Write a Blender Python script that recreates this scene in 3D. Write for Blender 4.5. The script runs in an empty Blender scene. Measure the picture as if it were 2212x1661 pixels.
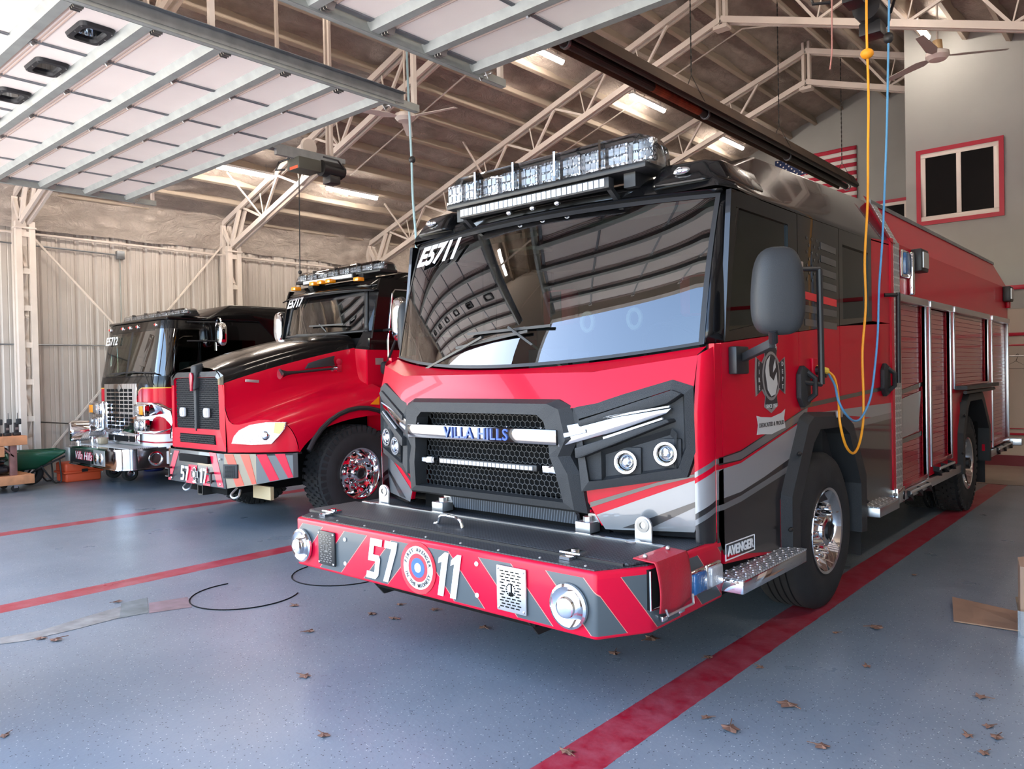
import bpy, bmesh, math, random
from mathutils import Vector as V, Matrix, noise
random.seed(7)
S = bpy.context.scene
COL = S.collection
PI = math.pi
# ------------------------------------------------------------------ camera
F = 1663.4; YAW = math.radians(41.188); PIT = math.radians(-.757); ROLL = math.radians(-1.154); HC = 1.65
CP = V((0, 0, HC))
_f = V((-math.sin(YAW)*math.cos(PIT), math.cos(YAW)*math.cos(PIT), math.sin(PIT)))
_r0 = V((math.cos(YAW), math.sin(YAW), 0)); _u0 = _r0.cross(_f)
_r = _r0*math.cos(ROLL)+_u0*math.sin(ROLL); _u = -_r0*math.sin(ROLL)+_u0*math.cos(ROLL)
cam = bpy.data.cameras.new('camera'); camo = bpy.data.objects.new('camera', cam); COL.objects.link(camo)
cam.lens = F*36/2212; cam.sensor_width = 36; cam.sensor_fit = 'HORIZONTAL'; cam.clip_end = 300; cam.clip_start = .05
M = Matrix((_r, _u, -_f)).transposed().to_4x4(); M.translation = CP; camo.matrix_world = M
S.camera = camo

def ray(x, y): return _f + _r*((x-1106)/F) - _u*((y-830.5)/F)
def at(x, y, ax, v):
    d = ray(x, y); i = 'xyz'.index(ax); return CP + d*((v-CP[i])/d[i])
def hit(x, y, p, n):
    d = ray(x, y); n = V(n); return CP + d*((V(p)-CP).dot(n)/d.dot(n))

# ------------------------------------------------------------------ mesh builder
class MB:
    def __init__(s): s.v = []; s.f = []
    def poly(s, pts):
        n = len(s.v); s.v += [V(p) for p in pts]; s.f.append(tuple(range(n, n+len(pts)))); return s
    def prism(s, pts, d):
        d = V(d); pts = [V(p) for p in pts]; k = len(pts); n = len(s.v)
        s.v += pts+[p+d for p in pts]
        s.f.append(tuple(range(n, n+k))); s.f.append(tuple(range(n+2*k-1, n+k-1, -1)))
        for i in range(k):
            j = (i+1) % k; s.f.append((n+j, n+i, n+k+i, n+k+j))
        return s
    def box(s, x0, x1, y0, y1, z0, z1):
        return s.prism([(x0, y0, z0), (x1, y0, z0), (x1, y1, z0), (x0, y1, z0)], (0, 0, z1-z0))
    def bar(s, p, q, w, h=None, up=(0, 0, 1)):
        h = h or w; p = V(p); q = V(q); d = (q-p); up = V(up)
        if abs(d.normalized().dot(up)) > .97: up = V((1, 0, 0)) if abs(d.normalized().x) < .9 else V((0, 1, 0))
        a = d.cross(up).normalized()*w/2; b = a.cross(d).normalized()*h/2
        return s.prism([p-a-b, p+a-b, p+a+b, p-a+b], d)
    def tube(s, path, r, n=8, closed=False):
        path = [V(p) for p in path]; m = len(path); base = len(s.v); ref = V((0, 0, 1)); rs = r if isinstance(r, (list, tuple)) else [r]*m
        prev = None
        for i, p in enumerate(path):
            t = (path[(i+1) % m]-path[i-1]) if (closed or 0 < i < m-1) else (path[1]-path[0] if i == 0 else path[-1]-path[-2])
            t.normalize()
            if prev is None:
                a = t.cross(ref)
                if a.length < .05: a = t.cross(V((1, 0, 0)))
            else: a = prev - t*prev.dot(t)
            a.normalize(); prev = a; b = t.cross(a)
            for k in range(n):
                c = 2*PI*k/n; s.v.append(p+a*(math.cos(c)*rs[i])+b*(math.sin(c)*rs[i]))
        for i in range(m if closed else m-1):
            for k in range(n):
                a0 = base+i*n+k; a1 = base+i*n+(k+1) % n; j = (i+1) % m
                s.f.append((a0, a1, base+j*n+(k+1) % n, base+j*n+k))
        if not closed:
            s.f.append(tuple(base+k for k in range(n-1, -1, -1))); s.f.append(tuple(base+(m-1)*n+k for k in range(n)))
        return s
    def cyl(s, p, q, r, n=16, r2=None): return s.tube([p, q], [r, r if r2 is None else r2], n)
    def lathe(s, prof, o, ax, n=32, ang=2*PI):
        o = V(o); ax = V(ax).normalized(); a = ax.cross(V((0, 0, 1)))
        if a.length < .05: a = ax.cross(V((0, 1, 0)))
        a.normalize(); b = ax.cross(a); base = len(s.v); m = len(prof)
        for k in range(n):
            c = ang*k/n
            for (h, r) in prof: s.v.append(o+ax*h+a*(math.cos(c)*r)+b*(math.sin(c)*r))
        for k in range(n):
            for i in range(m-1):
                k2 = (k+1) % n; s.f.append((base+k*m+i, base+k2*m+i, base+k2*m+i+1, base+k*m+i+1))
        return s
    def grid(s, fn, nu, nv):
        base = len(s.v)
        for j in range(nv+1):
            for i in range(nu+1): s.v.append(V(fn(i/nu, j/nv)))
        for j in range(nv):
            for i in range(nu):
                a = base+j*(nu+1)+i; s.f.append((a, a+1, a+nu+2, a+nu+1))
        return s
    def ell(s, c, rx, ry, rz, n=16, m=10, e=1.0):
        c = V(c); base = len(s.v)
        sg = lambda t: math.copysign(abs(t)**e, t)
        for j in range(m+1):
            th = PI*j/m
            for i in range(n):
                ph = 2*PI*i/n; s.v.append(c+V((rx*sg(math.sin(th))*sg(math.cos(ph)), ry*sg(math.sin(th))*sg(math.sin(ph)), rz*sg(math.cos(th)))))
        for j in range(m):
            for i in range(n):
                a = base+j*n+i; b = base+j*n+(i+1) % n; s.f.append((a, a+n, b+n, b))
        return s
    def tf(s, fn):
        s.v = [V(fn(p)) for p in s.v]; return s
    def mirror(s, cx):      # add the mirrored copy about x = cx
        n = len(s.v); s.v += [V((2*cx-p.x, p.y, p.z)) for p in s.v]; s.f += [tuple(n+i for i in reversed(f)) for f in s.f]; return s
    def flipped(s, cx):
        o = MB(); o.v = [V((2*cx-p.x, p.y, p.z)) for p in s.v]; o.f = [tuple(reversed(f)) for f in s.f]; return o
    def build(s, name, mat, parent=None, smooth=False, bevel=0, label=None, kind=None, solid=0, seg=2, recalc=True):
        off = V((0, 0, 0)); p = parent
        while p is not None: off += p.location; p = p.parent
        me = bpy.data.meshes.new(name); me.from_pydata([p-off for p in s.v], [], s.f); me.update()
        bm = bmesh.new(); bm.from_mesh(me)
        bmesh.ops.remove_doubles(bm, verts=bm.verts, dist=1e-5)
        if recalc: bmesh.ops.recalc_face_normals(bm, faces=bm.faces)
        if bevel:
            es = [e for e in bm.edges if len(e.link_faces) == 2 and e.calc_face_angle(0) > .35]
            bmesh.ops.bevel(bm, geom=es, offset=bevel, segments=seg, affect='EDGES', profile=.5, clamp_overlap=True)
        bm.to_mesh(me); bm.free()
        ob = bpy.data.objects.new(name, me); COL.objects.link(ob)
        if isinstance(mat, (list, tuple)):
            for m_ in mat: me.materials.append(m_)
        else: me.materials.append(mat)
        if smooth or bevel:
            for f_ in me.polygons: f_.use_smooth = True
            me.set_sharp_from_angle(angle=math.radians(35))
        if solid:
            md = ob.modifiers.new('thickness', 'SOLIDIFY'); md.thickness = solid; md.offset = -1
        ob.parent = parent
        if label: ob['label'] = label
        if kind: ob['kind'] = kind
        return ob

def tag(o, label, cat, group=None):
    o['label'] = label; o['category'] = cat
    if group: o['group'] = group
    return o
def thing(name, label, cat, loc=(0, 0, 0), group=None):
    o = bpy.data.objects.new(name, None); COL.objects.link(o); o.location = V(loc); o.empty_display_size = .1
    return tag(o, label, cat, group)
def struct_root(name, loc=(0, 0, 0)):
    o = bpy.data.objects.new(name, None); COL.objects.link(o); o.location = V(loc); o['kind'] = 'structure'; return o
def copy_tree(o, parent=None):
    c = o.copy(); COL.objects.link(c); c.parent = parent
    for ch in list(o.children): copy_tree(ch, c)
    return c
def text_mb(txt, size, shear=0.0, extrude=.002, align='CENTER', bold=0.0, spacing=1.0):
    cu = bpy.data.curves.new('t', 'FONT'); cu.body = txt; cu.size = size; cu.shear = shear; cu.extrude = extrude
    cu.align_x = align; cu.align_y = 'CENTER'; cu.offset = bold; cu.space_character = spacing; cu.resolution_u = 3
    ob = bpy.data.objects.new('t', cu); COL.objects.link(ob); bpy.context.view_layer.update()
    me = bpy.data.meshes.new_from_object(ob.evaluated_get(bpy.context.evaluated_depsgraph_get()))
    mb = MB(); mb.v = [v.co.copy() for v in me.vertices]; mb.f = [tuple(p.vertices) for p in me.polygons]
    bpy.data.objects.remove(ob); bpy.data.meshes.remove(me); bpy.data.curves.remove(cu)
    return mb
def place(mb, o, ex, ey, ez=None):     # local x->ex, y->ey, z->ez
    o = V(o); ex = V(ex); ey = V(ey); ez = V(ez) if ez is not None else ex.cross(ey)
    return mb.tf(lambda p: o+ex*p.x+ey*p.y+ez*p.z)

# ------------------------------------------------------------------ materials
def nodes(name):
    m = bpy.data.materials.new(name); m.use_nodes = True; nt = m.node_tree; b = nt.nodes['Principled BSDF']; return m, nt, b
def N(nt, t, **k):
    n = nt.nodes.new(t)
    for a, b in k.items():
        if a in n.inputs: n.inputs[a].default_value = b
        else: setattr(n, a, b)
    return n
def L(nt, a, b): nt.links.new(a, b)
def mat(name, col, rough=.5, metal=0, coat=0, bump=0, bscale=40, btype='noise', var=0, vscale=3, emit=0, spec=.5, trans=0, alpha=1):
    m, nt, b = nodes(name)
    c = (*col, 1); b.inputs['Base Color'].default_value = c; b.inputs['Roughness'].default_value = rough; b.inputs['Metallic'].default_value = metal
    b.inputs['Coat Weight'].default_value = coat; b.inputs['Coat Roughness'].default_value = .03; b.inputs['Specular IOR Level'].default_value = spec
    if emit: b.inputs['Emission Color'].default_value = c; b.inputs['Emission Strength'].default_value = emit
    if trans: b.inputs['Transmission Weight'].default_value = trans
    if bump or var:
        tc = N(nt, 'ShaderNodeTexCoord')
    if bump:
        t = N(nt, 'ShaderNodeTexNoise', Scale=bscale, Detail=6.0) if btype == 'noise' else N(nt, 'ShaderNodeTexVoronoi', Scale=bscale)
        L(nt, tc.outputs['Object'], t.inputs['Vector']); bp = N(nt, 'ShaderNodeBump', Strength=bump, Distance=.01)
        L(nt, t.outputs[0], bp.inputs['Height']); L(nt, bp.outputs[0], b.inputs['Normal'])
    if var:
        t = N(nt, 'ShaderNodeTexNoise', Scale=vscale, Detail=5.0); L(nt, tc.outputs['Object'], t.inputs['Vector'])
        r = N(nt, 'ShaderNodeMapRange'); r.inputs[1].default_value = .3; r.inputs[2].default_value = .7; r.inputs[3].default_value = 1-var; r.inputs[4].default_value = 1+var
        L(nt, t.outputs[0], r.inputs[0])
        mx = N(nt, 'ShaderNodeVectorMath', operation='SCALE'); mx.inputs[0].default_value = col; L(nt, r.outputs[0], mx.inputs['Scale']); L(nt, mx.outputs[0], b.inputs['Base Color'])
    return m
def glass(name, tint, fac=.55, refl=1.0, rough=.0, mult=1.35):
    m = bpy.data.materials.new(name); m.use_nodes = True; nt = m.node_tree; nt.nodes.clear()
    o = N(nt, 'ShaderNodeOutputMaterial'); t = N(nt, 'ShaderNodeBsdfTransparent'); t.inputs[0].default_value = (*tint, 1)
    g = N(nt, 'ShaderNodeBsdfGlossy', Roughness=rough); g.inputs[0].default_value = (refl, refl, refl, 1)
    fr = N(nt, 'ShaderNodeFresnel', IOR=1.55); ma = N(nt, 'ShaderNodeMath', operation='MULTIPLY_ADD'); ma.inputs[1].default_value = mult; ma.inputs[2].default_value = fac*.13
    mx = N(nt, 'ShaderNodeMixShader'); L(nt, fr.outputs[0], ma.inputs[0]); L(nt, ma.outputs[0], mx.inputs[0]); L(nt, t.outputs[0], mx.inputs[1]); L(nt, g.outputs[0], mx.inputs[2]); L(nt, mx.outputs[0], o.inputs[0])
    return m
def tread_mat(name, col, rough, metal, scale=18, strength=.5):
    # raised crossing lozenges of treadplate
    m, nt, b = nodes(name); b.inputs['Base Color'].default_value = (*col, 1); b.inputs['Roughness'].default_value = rough; b.inputs['Metallic'].default_value = metal
    tc = N(nt, 'ShaderNodeTexCoord'); geo = N(nt, 'ShaderNodeNewGeometry')
    # choose two axes by summing coordinates so it works on any face
    sp = N(nt, 'ShaderNodeSeparateXYZ'); L(nt, tc.outputs['Object'], sp.inputs[0])
    def mth(op, a, b_, c=None):
        n = N(nt, 'ShaderNodeMath', operation=op)
        for i, q in enumerate((a, b_, c)):
            if q is None: continue
            if isinstance(q, (int, float)): n.inputs[i].default_value = q
            else: L(nt, q, n.inputs[i])
        return n.outputs[0]
    hx = mth('ADD', sp.outputs[0], sp.outputs[1]); hz = mth('ADD', sp.outputs[2], mth('MULTIPLY', sp.outputs[1], -1.0 if False else 0.0))
    # u along x+y, v along z plus y-x
    v_ = mth('ADD', hz, mth('SUBTRACT', sp.outputs[1], sp.outputs[0]))
    u = mth('MULTIPLY', hx, scale); v2 = mth('MULTIPLY', v_, scale)
    a = mth('ADD', u, v2); d = mth('SUBTRACT', u, v2)
    def loz(p, q):
        fp = mth('ABSOLUTE', mth('SUBTRACT', mth('FRACT', p, 0), .5), 0); fq = mth('ABSOLUTE', mth('SUBTRACT', mth('FRACT', q, 0), .5), 0)
        return mth('MULTIPLY', mth('LESS_THAN', fp, .13), mth('LESS_THAN', fq, .36))
    h = mth('MAXIMUM', loz(a, d), loz(mth('ADD', d, .5), mth('ADD', a, .5)))
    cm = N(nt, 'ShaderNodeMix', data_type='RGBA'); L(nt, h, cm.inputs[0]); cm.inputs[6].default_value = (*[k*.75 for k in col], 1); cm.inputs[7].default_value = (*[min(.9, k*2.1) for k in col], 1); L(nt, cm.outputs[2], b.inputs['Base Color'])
    bp = N(nt, 'ShaderNodeBump', Strength=strength, Distance=.004); L(nt, h, bp.inputs['Height']); L(nt, bp.outputs[0], b.inputs['Normal'])
    return m

RED = mat('red paint', (.55, .002, .022), .3, 0, .16, spec=.15)
RED2 = mat('red trim paint', (.42, .01, .035), .4, 0, .2)
RED3 = mat('dark red roll shutter', (.36, .005, .02), .25, 0, .6)
BLK = mat('black paint', (.003, .003, .0035), .22, 0, .5, spec=.2)
PLAS = mat('charcoal textured plastic', (.022, .024, .027), .6, 0, 0, .35, 260)
PLAS2 = mat('black plastic', (.015, .015, .017), .45)
DARK = mat('dark underbody', (.006, .006, .0065), .9, spec=.2)
CHR = mat('chrome', (.86, .86, .88), .06, 1)
ALU = mat('brushed aluminium', (.62, .63, .65), .3, 1)
SIL = mat('satin silver', (.6, .6, .6), .35, .8)
GRYP = mat('grey paint', (.2, .21, .225), .3, .4, 1)
CHAR = mat('charcoal reflective', (.045, .052, .058), .4, 0, .3)
LGRY = mat('light grey decal', (.36, .37, .39), .35, .3, .6)
DECB = mat('black decal', (.012, .012, .014), .3, 0, .8)
WHT = mat('white', (.85, .85, .87), .4)
WHTR = mat('white reflective lettering', (.92, .92, .95), .4, 0, 0)
AMB = mat('amber lens', (1, .33, .01), .15, 0, 1, spec=.8)
BLUE = mat('blue lens', (.01, .12, .35), .12, 0, 1, bump=.5, bscale=60)
BLUT = mat('blue lettering', (.03, .09, .42), .3, .2, .5)
RUB = mat('tyre rubber', (.018, .018, .02), .8, 0, 0, .15, 90, var=.25, vscale=6)
TRB = tread_mat('black treadplate', (.028, .030, .034), .62, 0, 22, .8)
TRG = tread_mat('grey treadplate', (.11, .125, .15), .42, .3, 26, .7)
TRA = tread_mat('aluminium treadplate', (.42, .43, .45), .35, .6, 16, .8)
STEEL = mat('painted steel', (.64, .57, .515), .5, .0, 0, 0, 40, var=.06)
GALV = mat('galvanised steel', (.30, .32, .305), .5, .25, var=.12, vscale=8)
GALVD = mat('dark galvanised steel', (.25, .27, .29), .4, .7, var=.15, vscale=8)
ZINC = mat('hinge zinc', (.35, .34, .33), .35, .8)
DOORP = mat('door panel skin', (.88, .80, .75), .45, 0, 0, .05, 5, var=.04, vscale=1.2)
GLS = glass('windscreen glass', (.30, .36, .33), .5)
GLSC = glass('clear lens', (.93, .95, .97), .3)
GLSD = glass('dark tinted glass', (.05, .055, .06), .0, mult=.8)
GLSS = glass('side glass', (.22, .27, .25), 0, mult=.9)
REFL = mat('lamp reflector', (.62, .65, .7), .2, .95, bump=.6, bscale=45, btype='v')
LEDW = mat('lit led tube', (1, .88, .76), .4, emit=38)
LEDF = mat('led face', (.52, .55, .60), .25, .3, .6)
INT = mat('cab interior', (.03, .03, .033), .7)
INTR = mat('red seat cover', (.38, .015, .03), .6)
WOOD = mat('pine timber', (.66, .30, .15), .6, var=.18, vscale=7)
WOOD2 = mat('brown timber', (.22, .10, .09), .6, var=.2, vscale=9)
GRN = mat('green steel tray', (.005, .09, .045), .35, .1, .4)
ORG = mat('orange plastic', (.75, .10, .035), .5)
BAG = mat('black plastic bag', (.012, .012, .016), .22, bump=1.0, bscale=18)
CARD = mat('cardboard', (.33, .19, .12), .85, var=.1, vscale=6)
LEAFM = mat('dry leaf', (.20, .10, .065), .8, var=.3, vscale=30)
CORDO = mat('orange cord', (.95, .38, .02), .5)
CORDB = mat('blue cord', (.10, .33, .62), .5)
CORDG = mat('pale air hose', (.32, .48, .55), .5)
GRYW = mat('grey wall paint', (.34, .345, .33), .75, var=.05, vscale=1.2)
CREAM = mat('cream wall paint', (.50, .44, .37), .75, var=.04, vscale=1.2)
IRON = mat('black iron', (.03, .028, .027), .5, .3, var=.3, vscale=3)
RUST = mat('rusty reflector', (.07, .045, .03), .55, .5, var=.4, vscale=2)
FLGR = mat('flag red', (.45, .02, .05), .8); FLGB = mat('flag blue', (.015, .03, .10), .8); FLGW = mat('flag white', (.72, .68, .66), .8)
# ------------------------------------------------------------------ room shell
RX = -5.7                    # ridge
XL, XR, YF, YB = -15.1, 3.7, .7, 19.5
def roof(x, d=0): return 8.36 - .34*abs(x-RX) + d
def chord(x, d=0): return 8.08 - .34*abs(x-RX) + d

def floor_mat():
    m, nt, b = nodes('painted epoxy floor')
    tc = N(nt, 'ShaderNodeTexCoord'); o = tc.outputs['Object']
    sp = N(nt, 'ShaderNodeSeparateXYZ'); L(nt, o, sp.inputs[0])
    n1 = N(nt, 'ShaderNodeTexNoise', Scale=.9, Detail=6.0); L(nt, o, n1.inputs[0])
    cr = N(nt, 'ShaderNodeValToRGB'); cr.color_ramp.elements[0].position = .3; cr.color_ramp.elements[1].position = .75
    cr.color_ramp.elements[0].color = (.165, .20, .235, 1); cr.color_ramp.elements[1].color = (.24, .275, .31, 1); L(nt, n1.outputs[0], cr.inputs[0])
    # paint flakes
    base = cr.outputs[0]
    for sc, col, th in ((80, (.02, .025, .035, 1), .13), (92, (.55, .57, .57, 1), .11)):
        v = N(nt, 'ShaderNodeTexVoronoi', Scale=float(sc)); v.inputs['Randomness'].default_value = 1; L(nt, o, v.inputs['Vector'])
        # only some cells carry a flake
        hs = N(nt, 'ShaderNodeSeparateColor'); L(nt, v.outputs['Color'], hs.inputs[0])
        a = N(nt, 'ShaderNodeMath', operation='LESS_THAN'); a.inputs[1].default_value = .28; L(nt, v.outputs['Distance'], a.inputs[0])
        c2 = N(nt, 'ShaderNodeMath', operation='LESS_THAN'); c2.inputs[1].default_value = th; L(nt, hs.outputs[0], c2.inputs[0])
        mu = N(nt, 'ShaderNodeMath', operation='MULTIPLY'); L(nt, a.outputs[0], mu.inputs[0]); L(nt, c2.outputs[0], mu.inputs[1])
        mx = N(nt, 'ShaderNodeMix', data_type='RGBA'); L(nt, mu.outputs[0], mx.inputs[0]); L(nt, base, mx.inputs[6]); mx.inputs[7].default_value = col; base = mx.outputs[2]
    # red lane stripes with wear
    nw = N(nt, 'ShaderNodeTexNoise', Scale=7.0, Detail=8.0, Roughness=.7); L(nt, o, nw.inputs[0])
    nx = N(nt, 'ShaderNodeMath', operation='MULTIPLY_ADD'); nx.inputs[1].default_value = .02; L(nt, nw.outputs[0], nx.inputs[0]); L(nt, sp.outputs[0], nx.inputs[2])
    mask = None
    for c in (-1.955+.01, -6.57+.01, -9.84+.01):
        s_ = N(nt, 'ShaderNodeMath', operation='SUBTRACT'); s_.inputs[1].default_value = c; L(nt, nx.outputs[0], s_.inputs[0])
        ab = N(nt, 'ShaderNodeMath', operation='ABSOLUTE'); L(nt, s_.outputs[0], ab.inputs[0])
        lt = N(nt, 'ShaderNodeMath', operation='LESS_THAN'); lt.inputs[1].default_value = .118; L(nt, ab.outputs[0], lt.inputs[0])
        if mask is None: mask = lt.outputs[0]
        else:
            mm = N(nt, 'ShaderNodeMath', operation='MAXIMUM'); L(nt, mask, mm.inputs[0]); L(nt, lt.outputs[0], mm.inputs[1]); mask = mm.outputs[0]
    ly = N(nt, 'ShaderNodeMath', operation='LESS_THAN'); ly.inputs[1].default_value = 12.35; L(nt, sp.outputs[1], ly.inputs[0])
    m2 = N(nt, 'ShaderNodeMath', operation='MULTIPLY'); L(nt, mask, m2.inputs[0]); L(nt, ly.outputs[0], m2.inputs[1])
    rr = N(nt, 'ShaderNodeValToRGB'); rr.color_ramp.elements[0].position = .35; rr.color_ramp.elements[1].position = .72
    rr.color_ramp.elements[0].color = (.33, .008, .025, 1); rr.color_ramp.elements[1].color = (.42, .10, .13, 1); L(nt, nw.outputs[0], rr.inputs[0])
    mx = N(nt, 'ShaderNodeMix', data_type='RGBA'); L(nt, m2.outputs[0], mx.inputs[0]); L(nt, base, mx.inputs[6]); L(nt, rr.outputs[0], mx.inputs[7])
    # bare tan concrete beyond the joint at y = 12.35
    gy = N(nt, 'ShaderNodeMath', operation='GREATER_THAN'); gy.inputs[1].default_value = 12.35; L(nt, sp.outputs[1], gy.inputs[0])
    mz = N(nt, 'ShaderNodeMix', data_type='RGBA'); L(nt, gy.outputs[0], mz.inputs[0]); L(nt, mx.outputs[2], mz.inputs[6]); mz.inputs[7].default_value = (.30, .25, .20, 1)
    L(nt, mz.outputs[2], b.inputs['Base Color'])
    n3 = N(nt, 'ShaderNodeTexNoise', Scale=2.2, Detail=7.0); L(nt, o, n3.inputs[0])
    mr = N(nt, 'ShaderNodeMapRange'); mr.inputs[1].default_value = .3; mr.inputs[2].default_value = .7; mr.inputs[3].default_value = .27; mr.inputs[4].default_value = .36; L(nt, n3.outputs[0], mr.inputs[0]); L(nt, mr.outputs[0], b.inputs['Roughness'])
    n4 = N(nt, 'ShaderNodeTexNoise', Scale=38.0, Detail=5.0); L(nt, o, n4.inputs[0])
    bp = N(nt, 'ShaderNodeBump', Strength=.12, Distance=.01); L(nt, n4.outputs[0], bp.inputs['Height']); L(nt, bp.outputs[0], b.inputs['Normal'])
    return m
FLOOR = floor_mat()
fl = MB(); fl.box(XL, XR, YF, YB, -.3, 0); fl.build('floor', FLOOR, kind='structure')

def foam_mat():
    m, nt, b = nodes('sprayed foam')
    tc = N(nt, 'ShaderNodeTexCoord'); o = tc.outputs['Object']
    mp = N(nt, 'ShaderNodeMapping'); mp.inputs['Scale'].default_value = (1, .6, 1); L(nt, o, mp.inputs[0])
    n1 = N(nt, 'ShaderNodeTexNoise', Scale=3.0, Detail=8.0, Roughness=.65); L(nt, mp.outputs[0], n1.inputs[0])
    cr = N(nt, 'ShaderNodeValToRGB'); cr.color_ramp.elements[0].position = .3; cr.color_ramp.elements[1].position = .7
    cr.color_ramp.elements[0].color = (.50, .425, .375, 1); cr.color_ramp.elements[1].color = (.76, .67, .60, 1); L(nt, n1.outputs[0], cr.inputs[0]); L(nt, cr.outputs[0], b.inputs['Base Color'])
    b.inputs['Roughness'].default_value = .85
    n2 = N(nt, 'ShaderNodeTexNoise', Scale=5.0, Detail=10.0, Roughness=.68, Distortion=1.2); L(nt, mp.outputs[0], n2.inputs[0])
    bp = N(nt, 'ShaderNodeBump', Strength=1.0, Distance=.22); L(nt, n2.outputs[0], bp.inputs['Height']); L(nt, bp.outputs[0], b.inputs['Normal'])
    return m
FOAM = foam_mat()
# foam ceiling: rippled, slumping between purlins, turning down to the eave wall on the left
def foam_disp(x, y, z):
    p = V((x*1.1, y*.8, z*1.1)); return .08*noise.fractal(p*1.3, 1.0, 2.0, 4) + .06*noise.turbulence(V((x*3.1, y*2.0, z*3.1)), 3, False)
prof = [(XL+.02, 4.33), (XL+.03, 4.6), (XL+.05, 4.86), (XL+.12, 5.06), (XL+.3, 5.2)]
n_ = 66
for i in range(1, n_+1):
    x = XL+.3 + (RX-XL-.3)*i/n_; prof.append((x, 5.2+(8.36-5.2)*(x-XL-.3)/(RX-XL-.3)))
for i in range(1, n_+1):
    x = RX+(XR-RX)*i/n_; prof.append((x, roof(x)))
fm = MB(); NY = 130; base = 0
for (x, z) in prof:
    for j in range(NY+1):
        y = YF+(YB-YF)*j/NY; d = min(.125, max(-.02, foam_disp(x, y, z)))
        if x < XL+.4: fm.v.append(V((x+.10+d*1.4 if z < 5 else x+.08+d, y, z-d*.6)))
        else: fm.v.append(V((x, y, z-.095-d)))
for i in range(len(prof)-1):
    for j in range(NY):
        a = i*(NY+1)+j; fm.f.append((a, a+1, a+NY+2, a+NY+1))
fm.build('ceiling', FOAM, kind='structure', smooth=True)
mb = MB(); mb.prism([(XL-.2, YF, 5.1), (RX, YF, 8.55), (XR+.2, YF, 5.1), (XR+.2, YF, 5.3), (RX, YF, 8.75), (XL-.2, YF, 5.3)], (0, YB-YF, 0)); mb.build('ceiling', DARK, kind='structure')

# left wall: ribbed metal sheet
pro = []; y = YF
while y < YB:
    pro += [(y, 0), (y+.03, .035), (y+.075, .035), (y+.105, 0), (y+.17, 0), (y+.18, .008), (y+.195, .008), (y+.205, 0), (y+.24, 0), (y+.25, .008), (y+.265, .008), (y+.275, 0)]
    y += .305
wl = MB()
for (a, b), (c, d) in zip(pro, pro[1:]):
    wl.poly([(XL-b+.05, a, 0), (XL-d+.05, c, 0), (XL-d+.05, c, 4.45), (XL-b+.05, a, 4.45)])
PANEL = mat('ribbed metal sheet', (.49, .445, .41), .45, .15, var=.05, vscale=1.5)
wl.build('wall_left', PANEL, kind='structure', solid=.02)
MB().box(XL-.15, XL-.03, YF, YB, 0, 5.3).build('wall_left', DARK, kind='structure')
MB().box(XR, XR+.15, YF, YB, 0, 5.4).build('wall_right', GRYW, kind='structure')
# back wall with the flag, returning beside the projecting block
XM, YM = -3.66, 14.75
def gable(x0, x1, y, th, m, name, z0=0):
    pts = [(x0, y, z0), (x1, y, z0), (x1, y, roof(x1, .15))]
    if x0 < RX < x1: pts.append((RX, y, roof(RX, .15)))
    pts.append((x0, y, roof(x0, .15))); return MB().prism(pts, (0, th, 0)).build(name, m, kind='structure')
gable(XL, XR, YB, .15, GRYW, 'wall_back')
gable(XM, XR, YM, .12, GRYW, 'wall_middle', 2.546)
gable(XM, XR, YM+.004, .116, CREAM, 'wall_middle')
MB().prism([(XM, YM+.1, 0), (XM, YB, 0), (XM, YB, roof(XM, .1)), (XM, YM+.1, roof(XM, .1))], (.12, 0, 0)).build('wall_middle', GRYW, kind='structure')
# front wall with the door openings (behind the camera)
openings = [(-15.0, -11.35, 4.25), (-10.75, -5.35, 4.25), (-4.5, .9, 4.25)]
fw_ = MB(); xs = [XL]
for a, b, h in openings: xs += [a, b]
xs.append(XR)
for i in range(0, len(xs), 2):
    if xs[i+1]-xs[i] > .01: fw_.box(xs[i], xs[i+1], YF-.15, YF, 0, 4.25)
fw_.prism([(XL, YF-.15, 4.25), (XR, YF-.15, 4.25), (XR, YF-.15, 5.3), (RX, YF-.15, 8.7), (XL, YF-.15, 5.3)], (0, .15, 0))
fw_.build('wall_front', mat('front wall sheet', (.6, .55, .5), .6), kind='structure')
# trims on the projecting wall
for i, (z0, z1, d) in enumerate(((2.855, 2.925, .03), (2.11, 2.16, .02), (.50, .535, .02), (.60, .615, .012))):
    MB().box(XM, XR, YM-d, YM, z0, z1).build('trim_%d' % (i+1), RED2, kind='structure', bevel=.004)
MB().box(XM, XR, YM-.025, YM, 0, .17).build('baseboard_back', mat('dark red baseboard', (.16, .012, .025), .5), kind='structure')
def window(name, x0, x1, y, z0, z1, n=2):
    r = struct_root(name, (x0, y, z0)); t = .07; fr = MB()
    fr.box(x0, x1, y-.03, y, z1-t, z1).box(x0, x1, y-.03, y, z0, z0+t).box(x0, x0+t, y-.03, y, z0+t, z1-t).box(x1-t, x1, y-.03, y, z0+t, z1-t); fr.build('casing', RED2, r)
    a, b, c, d = x0+t, x1-t, z0+t, z1-t; f2 = MB(); w = .075
    f2.box(a, b, y-.02, y+.03, d-w, d).box(a, b, y-.02, y+.03, c, c+w).box(a, a+w, y-.02, y+.03, c+w, d-w).box(b-w, b, y-.02, y+.03, c+w, d-w)
    mid = (a+b)/2; f2.box(mid-.035, mid+.035, y-.025, y+.03, c+w, d-w); f2.build('window_frame', mat('window vinyl', (.78, .70, .64), .5), r, bevel=.004)
    for p, q in ((a+w, mid-.035), (mid+.035, b-w)):
        MB().box(p, q, y-.010, y-.004, c+w, d-w).build('pane', GLSD2, r)
GLSD2 = mat('dark window pane', (.010, .010, .011), .1, 0, 0, spec=.12)
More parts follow.
